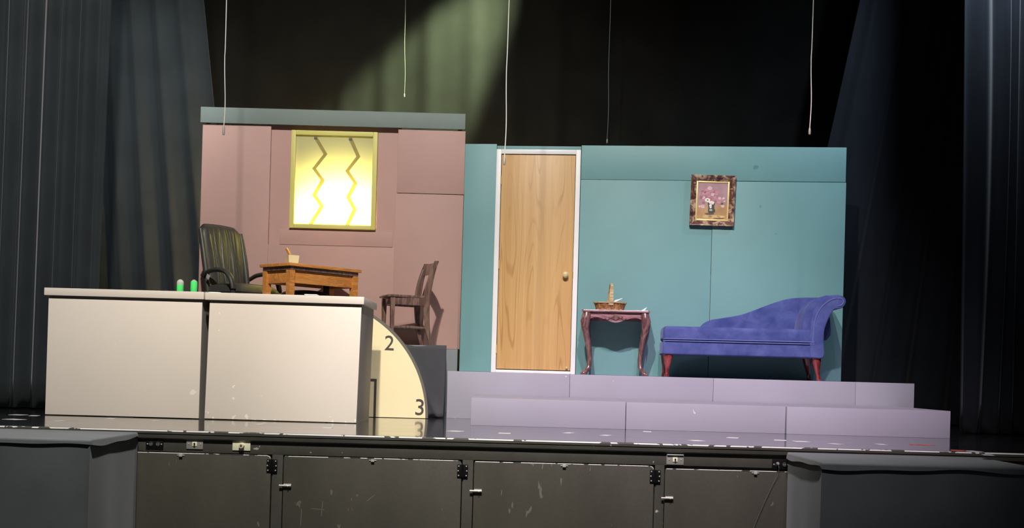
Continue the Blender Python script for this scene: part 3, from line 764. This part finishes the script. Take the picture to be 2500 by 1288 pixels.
# ------------------------------------------------------------------ cream number disc
DD = 9.86
cxd = px(754, 1009, DD).x; RD = 291*DD/F
disc = thing('number_disc', 'cream half disc with dark rim and painted numbers beside desk', 'scenery disc', (cxd, DD, 0.0))
n = 72
arc = [((RD-0.022)*math.cos(PI*k/n), 0.004+(RD-0.022)*math.sin(PI*k/n)) for k in range(n+1)]
obj('face', B().prism(arc, 0.0, 0.018), M['cream'], disc, False)
rim = []
for k in range(n+1):
    a = PI*k/n; c, s = math.cos(a), math.sin(a)
    rim.append([Vector((r*c, y, 0.004+r*s)) for r, y in ((RD-0.022, -0.003), (RD, -0.003), (RD, 0.045), (RD-0.022, 0.045))])
obj('rim', B().loft(rim), M['dark_outline'], disc)
def digit(ch, x, y, h):
    cu = bpy.data.curves.new('digit', 'FONT'); cu.body = ch; cu.size = h/0.70; cu.align_x = 'CENTER'; cu.extrude = 0.0015; cu.offset = 0.0
    t = bpy.data.objects.new('tmp', cu); COL.objects.link(t)
    dg = bpy.context.evaluated_depsgraph_get(); me = bpy.data.meshes.new_from_object(t.evaluated_get(dg))
    bpy.data.objects.remove(t)
    me.name = 'numeral'; me.materials.clear(); me.materials.append(M['digit'])
    o = bpy.data.objects.new('numeral', me); COL.objects.link(o); o.parent = disc
    p = px(x, y, DD); o.location = (p.x-cxd, -0.0015, p.z); o.rotation_euler = (PI/2, 0.02, 0)
    o['label'] = 'dark painted numeral %s' % ch
digit('2', 950, 854, 36*DD/F); digit('3', 1024, 1012, 39*DD/F)
p1 = px(918.5, 970, DD); p2 = px(905, 970, DD); zt2 = Z(910, 924, DD); sx = p1.x - cxd
db = B(); tk = 0.020
db.box(sx-tk, sx, -0.004, 0.001, 0.0045, zt2-tk); db.box(sx-0.42, sx, -0.004, 0.001, zt2-tk, zt2); db.box(sx-0.42, sx-0.42+tk, -0.004, 0.001, 0.0045, zt2-tk)
obj('doorway_outline', db, M['digit'], disc, False)

# ------------------------------------------------------------------ office chair
oc = px(586, 697, 10.9)
ch = thing('office_chair', 'black leather office chair with curved arms behind the beige desk', 'chair', (oc.x, 10.9, PH), math.atan2(-0.6, 0.8))
# local +x is forward, +y is the sitter's left
def cushion(w0, nz, ny, fn):
    """closed pad: fn(u,v,side) -> point; u,v in [-1,1]"""
    vs, fs = [], []
    for sd in (0, 1):
        for j in range(nz+1):
            for i in range(ny+1): vs.append(fn(-1+2*i/ny, -1+2*j/nz, sd))
    k = (nz+1)*(ny+1); s = ny+1
    for j in range(nz):
        for i in range(ny):
            a = j*s+i; fs.append((a, a+1, a+s+1, a+s)); fs.append((k+a, k+a+s, k+a+s+1, k+a+1))
    for i in range(ny):
        fs.append((i, k+i, k+i+1, i+1)); a = nz*s+i; fs.append((a, a+1, k+a+1, k+a))
    for j in range(nz):
        a = j*s; fs.append((a, a+s, k+a+s, k+a)); a += ny; fs.append((a, k+a, k+a+s, a+s))
    b = B(); b.add(vs, fs); return b
creases = [(-.62, .045, .8), (-.42, .03, .5), (-.18, .035, 1.0), (.06, .03, .7), (.22, .035, .9), (.38, .025, .6), (.55, .03, .7), (.75, .03, .5)]
def backpad(u, v, sd, thick=0.055):
    z = lerp(0.44, 1.085, (v+1)/2)
    hw_ = 0.235*(1 - 0.10*max(0, -v)) 
    cor = max(0, (abs(u)-0.72)/0.28)**2.2*max(0, (v-0.72)/0.28)**0.9
    z -= 0.05*cor
    z -= 0.022*max(0, v)**4*(1-abs(u)**2)*(-0.6) 
    y = u*hw_*(1-0.04*max(0, (v-0.85)/0.15))
    lean = -0.19 - 0.13*((v+1)/2)**1.25
    e = (1-abs(u)**5)*(1-abs(v)**8)
    if sd == 0:
        x = lean + thick*e**0.5
        c = 0
        for (cu, cw_, ca) in creases:
            c += ca*math.exp(-((u-cu-0.05*math.sin(2.2*v+cu*7))/cw_)**2)
        x -= 0.012*c*(0.4+0.6*math.sin((v+1)*PI/2*0.95)**1)*e
    else: x = lean - 0.020*e**0.5
    return (x, y, z)
obj('backrest_pad', cushion(1, 28, 90, backpad), M['leather'], ch, angle=60)
def backshell(u, v, sd):
    x, y, z = backpad(u, v, 1); e = (1-abs(u)**6)*(1-abs(v)**8)
    return (x - 0.004 - (0.030*e**0.5 if sd else 0), y*1.02, lerp(0.76, z, 1.0) + 0.004)
obj('backrest_shell', cushion(1, 20, 24, backshell), M['leather'], ch, angle=60)
# side piping bolster running up both edges
for s in (-1, 1):
    pts = [(-0.165 - 0.13*t**1.25, s*0.236, lerp(0.45, 1.04, t)) for t in [k/10 for k in range(11)]]
    obj('side_bolster', B().tube(pts, [0.020+0.010*math.sin(PI*t/10) for t in range(11)], 10), M['leather'], ch)
def seatpad(u, v, sd):
    e = (1-abs(u)**5)*(1-abs(v)**5)
    x = v*0.25 + 0.03; y = u*0.25
    return (x, y, 0.45 + (0.085*e**0.4 if sd == 0 else -0.06*e**0.4))
obj('seat', cushion(1, 20, 20, seatpad), M['leather'], ch, angle=60)
for s in (-1, 1):
    y = s*0.275
    pts = smooth_pts([(-0.20, y, 0.60), (-0.10, y, 0.638), (0.02, y, 0.648), (0.13, y, 0.625), (0.205, y, 0.56), (0.235, y, 0.47), (0.225, y, 0.40)], 5)
    rr = [0.022 + 0.008*math.sin(PI*min(1, k/len(pts)*1.1)) for k in range(len(pts))]
    arm = obj('armrest', B().tube(pts, rr, 12, squash=0.75), M['leather'], ch)
obj('chrome_badge', B().box(-0.022, 0.022, -0.004, 0.004, -0.02, 0.02, 0.003), M['steel'], ch, loc=(-0.10, -0.290, 0.585), rot=(0, 0.5, 0))
obj('gas_lift', B().lathe([(0.0, 0.10), (0.03, 0.10), (0.03, 0.28), (0.02, 0.28), (0.02, 0.40), (0.0, 0.40)], 16), M['plastic_black'], ch)
for k in range(5):
    a = 2*PI*k/5+0.3; c, s = math.cos(a), math.sin(a)
    obj('base_arm', B().tube([(0, 0, 0.115), (0.15*c, 0.15*s, 0.10), (0.29*c, 0.29*s, 0.075)], [0.028, 0.022, 0.016], 8), M['plastic_black'], ch)
    cb = B().lathe([(0.0, -0.02), (0.02, -0.02), (0.027, -0.012), (0.027, 0.012), (0.02, 0.02), (0.0, 0.02)], 14)
    obj('caster', cb, M['plastic_black'], ch, loc=(0.29*c, 0.29*s, 0.027), rot=(PI/2, 0, a+PI/2))

# ------------------------------------------------------------------ honey wood table standing corner-on
tc = px(707, 648, 10.45)
rdir = Vector((0.554, 0.60)).normalized(); tang = math.atan2(rdir.y, rdir.x)
TLn, TWd, THt = 0.83, 0.455, 0.712
tb = thing('wooden_table', 'honey brown wooden table standing corner-on before the pink wall', 'table', (tc.x, 10.45, PH), tang)
# local +x runs along the long side to the right rear, +y along the short side to the left rear; the origin is the near corner
obj('table_top', B().box(0, TLn, 0, TWd, THt-0.028, THt, 0.004), M['orange_wood'], tb)
obj('under_moulding', B().box(0.022, TLn-0.022, 0.022, TWd-0.022, THt-0.062, THt-0.029, 0.003), M['brown_wood'], tb)  # darker brown stands in for the shade under the top
a0 = 0.05
obj('apron', B().box(a0+0.02, TLn-a0-0.02, a0-0.006, a0+0.014, THt-0.175, THt-0.063, 0.002), M['orange_wood'], tb)
obj('apron', B().box(a0+0.02, TLn-a0-0.02, TWd-a0-0.014, TWd-a0+0.006, THt-0.175, THt-0.063, 0.002), M['orange_wood'], tb)
obj('apron', B().box(a0-0.006, a0+0.014, a0+0.02, TWd-a0-0.02, THt-0.175, THt-0.063, 0.002), M['orange_wood'], tb)
obj('apron', B().box(TLn-a0-0.014, TLn-a0+0.006, a0+0.02, TWd-a0-0.02, THt-0.175, THt-0.063, 0.002), M['orange_wood'], tb)
for lx in (a0, TLn-a0):
    for ly in (a0, TWd-a0):
        rings = [[Vector((lx+sx*h, ly+sy*h, z)) for sx, sy in ((-1,-1),(1,-1),(1,1),(-1,1))] for z, h in ((0, 0.021), (0.45, 0.027), (THt-0.0625, 0.029))]
        obj('leg', B().loft(rings), wood_leg if False else M['orange_wood'], tb, False)
pen = px(713, 645, 10.62)
cup = thing('cream_cup', 'cream square cup holding a wooden stick on the honey table', 'cup', (pen.x, 10.62, PH+THt+0.0005), 0.5)
b = B(); s0, s1, hh = 0.043, 0.050, 0.076
def sq(h, z): return [Vector((sx*h, sy*h, z)) for sx, sy in ((-1,-1),(1,-1),(1,1),(-1,1))]
b.loft([sq(s0, 0), sq(s1, hh), sq(s1-0.006, hh), sq(s0-0.004, 0.006)])
obj('cup_body', b, M['cream'], cup, False)
sp = px(701, 615, 10.62) - Vector((pen.x, 10.62, PH+THt))
st = obj('wooden_stick', B().tube([(0.0, 0.0, 0.012), (-0.018, 0.0, 0.07), (-0.034, 0, 0.105), (-0.055, 0, 0.137)], [0.012, 0.020, 0.023, 0.018], 8, squash=0.6), M['orange_wood'], loc=(pen.x, 10.62, PH+THt+0.001))
tag(st, 'wooden stick leaning in the cream square cup', 'stick')

# black low-back stool behind the table
sc = px(752, 712, 11.15)
sl = thing('black_stool', 'black padded stool tucked under the honey table', 'stool', (sc.x-0.02, 11.10, PH))
sH = Z(752, 709, 11.15)-PH
def stoolpad(u, v, sd):
    r = math.hypot(u, v); 
    k = max(abs(u), abs(v)) / r if r > 1e-6 else 1
    x, y = u*k*0.235, v*k*0.20; e = max(0, 1-(x/0.235)**2-(y/0.20)**2)
    return (x, y, sH-0.055 + (0.055*e**0.4 if sd == 0 else -0.01))
obj('seat', cushion(1, 16, 16, stoolpad), M['leather'], sl, angle=60)
obj('back_post', B().box(0.165, 0.225, 0.03, 0.05, sH-0.06, sH+0.09, 0.006), M['plastic_black'], sl)
obj('gas_lift', B().lathe([(0.0, 0.06), (0.028, 0.06), (0.028, 0.25), (0.018, 0.25), (0.018, sH-0.06), (0.0, sH-0.06)], 14), M['plastic_black'], sl)
for k in range(5):
    a = 2*PI*k/5; c, s = math.cos(a), math.sin(a)
    obj('base_arm', B().tube([(0, 0, 0.08), (0.12*c, 0.12*s, 0.05), (0.21*c, 0.21*s, 0.016)], [0.026, 0.02, 0.014], 8), M['plastic_black'], sl)

# ------------------------------------------------------------------ brown wooden chair facing left
wc = px(988, 725, 10.98)
wcang = math.atan2(-0.34, -0.94)
wch = thing('wooden_chair', 'brown wooden side chair with curved back posts facing the table', 'chair', (wc.x, 10.98, PH), wcang)
# local +x forward (photo left), +y is away to the near side... near side is +y
SW, SDp, SHt = 0.19, 0.19, 0.455
so = [(-SDp, -SW*0.86), (SDp*0.9, -SW*1.02), (SDp*1.06, -SW*0.9), (SDp*1.10, 0), (SDp*1.06, SW*0.9), (SDp*0.9, SW*1.02), (-SDp, SW*0.86)]
obj('seat', B().prism(so, SHt-0.004, SHt+0.018, 0.006, plane='xy'), M['brown_wood'], wch)
for s in (-1, 1):
    obj('apron', B().prism([(-SDp+0.01, SHt-0.075), (SDp-0.02, SHt-0.07), (SDp-0.02, SHt-0.005), (-SDp+0.01, SHt-0.005)], s*0.165-0.009, s*0.165+0.009, 0.002), M['brown_wood'], wch)
    rings = [[Vector((SDp-0.035+dx, s*0.160+dy, z)) for dx, dy in ((-h,-h),(h,-h),(h,h),(-h,h))] for z, h, dx0_ in ((0, 0.013, 0), (0.25, 0.017, 0), (SHt-0.005, 0.021, 0))]
    obj('front_leg', B().loft(rings), M['brown_wood'], wch, False)
    pts = smooth_pts([(-0.225, s*0.158, 0.0), (-0.185, s*0.162, 0.16), (-0.168, s*0.165, 0.34), (-0.172, s*0.168, 0.48), (-0.195, s*0.172, 0.62), (-0.228, s*0.176, 0.74), (-0.250, s*0.178, 0.800)], 5)
    m = len(pts); rings = []
    for k, p in enumerate(pts):
        t = k/(m-1); hx_ = 0.019+0.012*math.exp(-((t-0.52)/0.28)**2); hy_ = 0.017
        rings.append([p + Vector((a*hx_, b_*hy_, 0)) for a, b_ in ((-1,-.6),(-.6,-1),(.6,-1),(1,-.6),(1,.6),(.6,1),(-.6,1),(-1,.6))])
    obj('back_post', B().loft(rings), M['brown_wood'], wch)
    obj('side_stretcher', B().tube([(SDp-0.035, s*0.160, 0.175), (0, s*0.162, 0.178), (-0.185, s*0.163, 0.172)], [0.013, 0.017, 0.013], 10, squash=0.9), M['brown_wood'], wch)
obj('front_apron', B().box(SDp-0.044, SDp-0.026, -0.145, 0.145, SHt-0.07, SHt-0.005, 0.002), M['brown_wood'], wch)
rr_ = [(-0.242+0.030*(1-(y/0.175)**2)*-0.6, y) for y in [lerp(-0.172, 0.172, k/12) for k in range(13)]]
b = B(); rings = []
for x, y in rr_:
    rings.append([Vector((x+a, y, z)) for a, z in ((0.026, 0.685), (0.008, 0.685), (-0.008, 0.785), (0.008, 0.792))])
b.loft(rings); obj('top_rail', b, M['brown_wood'], wch)

# ------------------------------------------------------------------ console table
CD = 10.68
ca, cb_ = px(1420, 756, CD), px(1587, 762, CD)
cW = (cb_.x-ca.x); ccx = (ca.x+cb_.x)/2
cu_ = (Vector((ccx, CD))-TA).dot(TD)
CH = Z(1503, 756, CD)-PT
ct = thing('console_table', 'small mahogany console table with carved apron and cabriole legs', 'console table', (ccx, CD, PT), ang)
hx = cW/2; cdp = 0.33
to = [(-hx, 0.02), (-hx+0.02, 0.0), (hx-0.02, 0.0), (hx, 0.02), (hx-0.01, cdp), (-hx+0.01, cdp)]
obj('table_top', B().prism(to, CH-0.020, CH, 0.005, plane='xy'), M['mahogany_x'], ct)
ax = hx-0.055
ap = [(-ax, CH-0.022)] + [(lerp(-ax, ax, k/32), CH-0.075-0.028*math.cos(2*PI*(k/32-0.5)*1.0)*0.55 - 0.024*math.exp(-((k/32-0.5)/0.16)**2) + (-0.030*math.exp(-(min(k, 32-k)/3.0)**2))) for k in range(33)] + [(ax, CH-0.022)]
obj('front_apron', B().prism(ap, 0.030, 0.050, 0.003), M['mahogany_x'], ct)
for s in (-1, 1):
    x = s*(hx-0.045)
    obj('side_apron', B().box(x-0.009, x+0.009, 0.06, cdp-0.03, CH-0.09, CH-0.021, 0.002), M['mahogany_x'], ct)
obj('rear_apron', B().box(-ax, ax, cdp-0.035, cdp-0.017, CH-0.09, CH-0.021, 0.002), M['mahogany_x'], ct)
cv = B()                       # carved shell and scrolls on the apron
for s in (-1, 1):
    cv.tube(smooth_pts([(s*0.018, 0.026, CH-0.078), (s*0.05, 0.024, CH-0.070), (s*0.075, 0.025, CH-0.086), (s*0.10, 0.028, CH-0.078)], 4), [0.006]*13, 6)
    cv.tube(smooth_pts([(s*0.01, 0.026, CH-0.05), (s*0.03, 0.023, CH-0.066), (s*0.065, 0.026, CH-0.062)], 4), [0.005]*9, 6)
for k in range(5):
    a = lerp(-0.9, 0.9, k/4)
    cv.tube([(0, 0.026, CH-0.092), (0.022*math.sin(a), 0.020, CH-0.092+0.026*math.cos(a)), (0.030*math.sin(a), 0.027, CH-0.092+0.040*math.cos(a))], [0.005, 0.007, 0.003], 6)
obj('carved_shell', cv, M['mahogany'], ct)
def cabriole(H_, s, fy, k=1.0):
    """leg path from the knee down to the foot; s is the outward x sign, fy the outward y sign"""
    tab = [(1.00, 0.000, 0.030), (0.93, 0.006, 0.033), (0.86, 0.013, 0.034), (0.76, 0.012, 0.029), (0.60, -0.002, 0.023), (0.42, -0.018, 0.018), (0.26, -0.026, 0.0150), (0.14, -0.022, 0.0145), (0.09, -0.010, 0.018), (0.05, 0.008, 0.021), (0.02, 0.018, 0.020), (0.0, 0.016, 0.017)]
    rings = []
    for t, o, h in tab:
        cx_, cy_ = s*o*k, fy*o*k*0.8; h *= k
        rings.append([Vector((cx_+h*a, cy_+h*b_, t*H_)) for a, b_ in ((-1,-.5),(-.5,-1),(.5,-1),(1,-.5),(1,.5),(.5,1),(-.5,1),(-1,.5))])
    return B().loft(rings)
for s in (-1, 1):
    for y, fy in ((0.048, -1), (cdp-0.045, 1)):
        lg = obj('cabriole_leg', cabriole(CH-0.021, s, fy, 1.25), M['mahogany'], ct, angle=60, loc=(s*(hx-0.050), y, 0))
        if fy < 0:
            k = B(); k.lathe([(0.0, -0.024), (0.010, -0.014), (0.014, 0.0), (0.010, 0.014), (0.0, 0.024)], 10, (0, 0, 0), 1.0, 0.6)
            obj('knee_carving', k, M['mahogany'], lg, loc=(s*0.012, -0.040, (CH-0.021)*0.89))

# basket on the console
bkx, bky = ccx + TD.x*(-0.048) - TN.x*0, CD + 0.155
bp = px(1489, 752, bky)
bk = thing('splint_basket', 'brown splint basket with a tall handle on the console table', 'basket', (bp.x, bky, PT+CH+0.0005))
Rb, Rt, Hb = 0.125, 0.152, 0.074
SY = 0.78
b = B().lathe([(0.0, 0.0), (Rb-0.004, 0.0), (Rb-0.004, 0.003), (Rt-0.010, Hb-0.004), (Rt-0.014, Hb-0.004), (Rb-0.008, 0.006), (0.0, 0.006)], 40, (0,0,0), 1, SY)
obj('lining', b, M['basket'], bk)
for k in range(26):
    a = 2*PI*k/26; da = PI/26*0.86; off = 0.0015 if k % 2 else 0.0045
    vs = []
    for (r, z) in ((Rb+off-0.003, 0.001), ((Rb+Rt)/2+off-0.006, Hb*0.5), (Rt+off-0.006, Hb-0.004)):
        for e in (0, 0.003):
            for sg in (-1, 1):
                vs.append(((r-e)*math.cos(a+sg*da), (r-e)*SY*math.sin(a+sg*da), z))
    fs = []
    for j in range(2):
        o_ = j*4
        fs += [(o_, o_+1, o_+5, o_+4), (o_+2, o_+6, o_+7, o_+3), (o_, o_+4, o_+6, o_+2), (o_+1, o_+3, o_+7, o_+5)]
    fs += [(0, 2, 3, 1), (8, 9, 11, 10)]
    q = B(); q.add(vs, fs); obj('splint', q, M['basket'], bk, False)
def ringband(r, z, h, t):
    n = 48; rings = []
    for k in range(n):
        a = 2*PI*k/n
        rings.append([Vector((rr*math.cos(a), rr*SY*math.sin(a), zz)) for rr, zz in ((r, z), (r+t, z+h*0.3), (r+t, z+h), (r, z+h))])
    return B().loft(rings, closed=True)
obj('rim_band', ringband(Rt-0.012, Hb-0.012, 0.013, 0.016), M['basket_band'], bk)
obj('base_band', ringband(Rb-0.003, 0.004, 0.010, 0.006), M['basket_band'], bk)
hp = []
for k in range(19):
    a = PI*k/18; hp.append(Vector((0.008*math.sin(a), -Rt*SY*0.96*math.cos(a), Hb-0.03+0.205*math.sin(a)**0.8)))
rings = []
for k, p in enumerate(hp):
    t = (hp[min(k+1, 18)]-hp[max(k-1, 0)]).normalized(); nrm = Vector((1,0,0)).cross(t).normalized()
    wdt = 0.021 - 0.009*math.sin(PI*k/18)
    rings.append([p + Vector((sx*wdt, 0, 0)) + nrm*sy*0.003 for sx, sy in ((-1,-1),(1,-1),(1,1),(-1,1))])
obj('handle', B().loft(rings), M['basket_band'], bk, False)
for k, (x, y, rx, rz, L) in enumerate(((0.030, -0.06, 0.50, 0.3, 0.09), (0.060, 0.0, 0.42, 0.1, 0.10), (0.080, 0.065, 0.30, -0.2, 0.08))):
    q = B().box(-L/2, L/2, -0.03, 0.03, -0.001, 0.001)
    e = obj('folded_paper', q, M['paper'], None, False, loc=(bp.x+x, bky+y, PT+CH+Hb+0.004+0.016*k), rot=(0.1, -rx, rz))
    tag(e, ['white folded paper in the basket, nearest its handle', 'white folded paper in the middle of the basket pile', 'white folded paper at the right rim of the basket'][k], 'paper', 'folded papers in the basket')
ep = px(1566, 752, CD+0.06)
en = thing('open_envelope', 'open white envelope on the right end of the console table', 'envelope', (ep.x, CD+0.07, PT+CH+0.001))
b = B(); b.add([(-0.055,-0.03,0.010),(-0.05,0.05,0.012),(0.015,0.05,0.0015),(0.015,-0.03,0.0015),(-0.02,-0.03,0.0015),(-0.02,0.05,0.0015)], [(0,4,5,1),(4,3,2,5)])
b.add([(0.0,-0.03,0.0015),(0.0,0.05,0.0015),(0.055,0.02,0.036),(0.030,-0.03,0.004)], [(0,3,2,1)])
eo = obj('envelope_sheet', b, M['paper'], en, False); s_ = eo.modifiers.new('thickness', 'SOLIDIFY'); s_.thickness = 0.0015; s_.offset = 1
ep = px(1540, 752, CD+0.12)
o = obj('paper_sheet', B().box(-0.05, 0.05, -0.06, 0.06, 0, 0.004, 0.001), M['paper'], loc=(ep.x+0.01, CD+0.15, PT+CH+0.0008), rot=(0,0,0.2)); tag(o, 'flat white paper between basket and envelope on the console', 'paper')

# ------------------------------------------------------------------ blue chaise
HD = 10.30
l0, l1 = px(1618, 862, HD), px(2005, 872, HD)
ch_z = lambda x, y: Z(x, y, HD)-PT
LX = l1.x-l0.x
chs = thing('blue_chaise', 'blue velvet chaise longue with a scrolled arm on the platform', 'chaise longue', (l0.x, HD, PT), ang*0.7)
def cp(x, y):
    p = px(x, y, HD); return (p.x-l0.x, p.z-PT)
CDp = 0.54
zb_ = cp(1700, 866)[1]; zr = cp(1700, 834)[1]; zs = cp(1700, 797)[1]
def pillow_box(x0, x1, y0, y1, z0, z1, bev, seg=4): return B().box(x0, x1, y0, y1, z0, z1, bev, seg)
obj('base_rail', pillow_box(0, LX-0.005, 0, CDp, zb_, zr, 0.014), M['velvet'], chs, angle=60)
obj('seat_cushion', pillow_box(0.0, LX-0.10, -0.006, CDp-0.06, zr+0.002, zs, 0.038, 5), M['velvet'], chs, angle=60)
for z in (zr+0.004, zr+0.022):
    pth = [(0.012, 0.06, z), (0.004, 0.012, z), (0.02, -0.006, z), (LX*0.5, -0.008, z), (LX-0.085, -0.007, z)]
    obj('piping', B().tube(pth, 0.0052, 8), M['piping'], chs)
# scrolled arm at the right end
ao = [cp(1972, 873), cp(2004, 873), cp(2005, 840), cp(2006, 810), cp(2012, 790), cp(2020, 772), cp(2030, 757)]
ao += [cp(2040, 755.5), cp(2050, 752), cp(2056.5, 744), cp(2057.5, 734), cp(2053, 726.5), cp(2043, 722), cp(2030, 721.5), cp(2016, 724), cp(2002, 731), cp(1990, 743), cp(1981, 757), cp(1976, 775), cp(1973, 800), cp(1971, 830)]
ao = [tuple(v)[:2] for v in smooth_pts([Vector((a, b, 0)) for a, b in ao] + [Vector((ao[0][0], ao[0][1], 0))], 3)][:-1]
obj('scrolled_arm', B().prism(ao, -0.008, CDp, 0.012, 3), M['velvet'], chs, angle=50)
ip = [cp(1978, 838), cp(1980, 810), cp(1983, 785), cp(1990, 765), cp(2002, 748), cp(2017, 736), cp(2034, 730), cp(2047, 731), cp(2051, 738), cp(2047, 746), cp(2038, 748)]
obj('arm_piping', B().tube(smooth_pts([(a, -0.010, b) for a, b in ip], 5), 0.0048, 8), M['piping'], chs)
# inner arm pad, curved, rolling over the top
io = [cp(1972, 836), cp(1976, 800), cp(1980, 775), cp(1990, 752), cp(2006, 734), cp(2022, 725), cp(2020, 722.5), cp(2004, 725), cp(1984, 733), cp(1968, 752), cp(1958, 776), cp(1953, 808), cp(1952, 836)]
io = [tuple(v)[:2] for v in smooth_pts([Vector((a, b, 0)) for a, b in io] + [Vector((io[0][0], io[0][1], 0))], 3)][:-1]
obj('inner_arm_pad', B().prism(io, 0.010, CDp-0.05, 0.016, 4), M['velvet'], chs, angle=50)
# swept back along the rear, drawn at its own depth
BD = HD + CDp - 0.13
def bp_(x, y):
    p = px(x, y, BD); return (p.x-l0.x, p.z-PT)
bo = [bp_(1698, 812), bp_(1700, 803), bp_(1708, 791), bp_(1725, 781), bp_(1755, 776), bp_(1800, 768), bp_(1840, 754), bp_(1880, 739), bp_(1915, 729.5), bp_(1950, 727), bp_(1985, 727), bp_(2010, 724), bp_(2012, 770), bp_(2005, 830), bp_(1900, 832), bp_(1780, 830)]
bo = [tuple(v)[:2] for v in smooth_pts([Vector((a, b, 0)) for a, b in bo], 4)]
obj('swept_back', B().prism(bo, CDp-0.12, CDp+0.0, 0.022, 4), M['velvet'], chs, angle=50)
for (lx, s) in ((0.052, -1), (LX-0.056, 1)):
    for ly, fy in ((0.055, -1), (CDp-0.055, 1)):
        lH = zb_ if s < 0 else zb_
        tab = [(1.0, 0.0, 0.046), (0.86, 0.002, 0.043), (0.62, 0.006, 0.033), (0.40, 0.012, 0.022), (0.24, 0.018, 0.0175), (0.14, 0.022, 0.022), (0.05, 0.026, 0.024), (0.0, 0.027, 0.018)]
        rings = []
        for t, o_, h in tab:
            rings.append([Vector((s*o_*(0.4 if s < 0 else 1.0)+h*0.86*a, fy*o_*0.5+h*0.86*b_, t*lH)) for a, b_ in ((-1,-.5),(-.5,-1),(.5,-1),(1,-.5),(1,.5),(.5,1),(-.5,1),(-1,.5))])
        obj('leg', B().loft(rings), M['red_wood'], chs, angle=50, loc=(lx, ly, 0))

# ------------------------------------------------------------------ hanging microphones
def hanging(label, x0, y0, x1, y1, d, r, mat, tip):
    a, b = px(x0, y0, d), px(x1, y1, d)
    o = thing('hanging_microphone', label, 'microphone', tuple(b), group='hanging microphones')
    L = a - b; top = L*(6.2-b.z)/L.z
    pts = [Vector((0, 0, tip)), L*0.25+Vector((0.006, 0, 0)), L*0.55+Vector((-0.004, 0, 0)), L, top]
    obj('cable', B().tube(smooth_pts(pts, 5), r, 6), mat, o)
    obj('capsule', B().lathe([(0.0, 0.0), (r*2.0, 0.003), (r*2.6, 0.012), (r*2.4, tip*0.8), (r*1.2, tip+0.006), (0.0, tip+0.006)], 12), M['plate_steel'], o)
hanging('microphone on a pale cord hanging before the pink wall', 553, 0, 546, 330, 9.0, 0.0038, M['cord'], 0.07)
hanging('thin microphone cord ending above the pink wall slate board', 990, 0, 987, 237, 12.3, 0.0030, M['cord_thin'], 0.03)
hanging('microphone on a pale cord hanging before the oak door', 1243, 0, 1231, 403, 8.8, 0.0037, M['cord'], 0.05)
hanging('thin microphone cord ending at the top of the teal wall', 1491, 0, 1482, 350, 11.6, 0.0030, M['cord_thin'], 0.04)
hanging('microphone on a pale cord at the right, over the black drape', 1986, 0, 1976.5, 329, 8.8, 0.0037, M['cord'], 0.05)
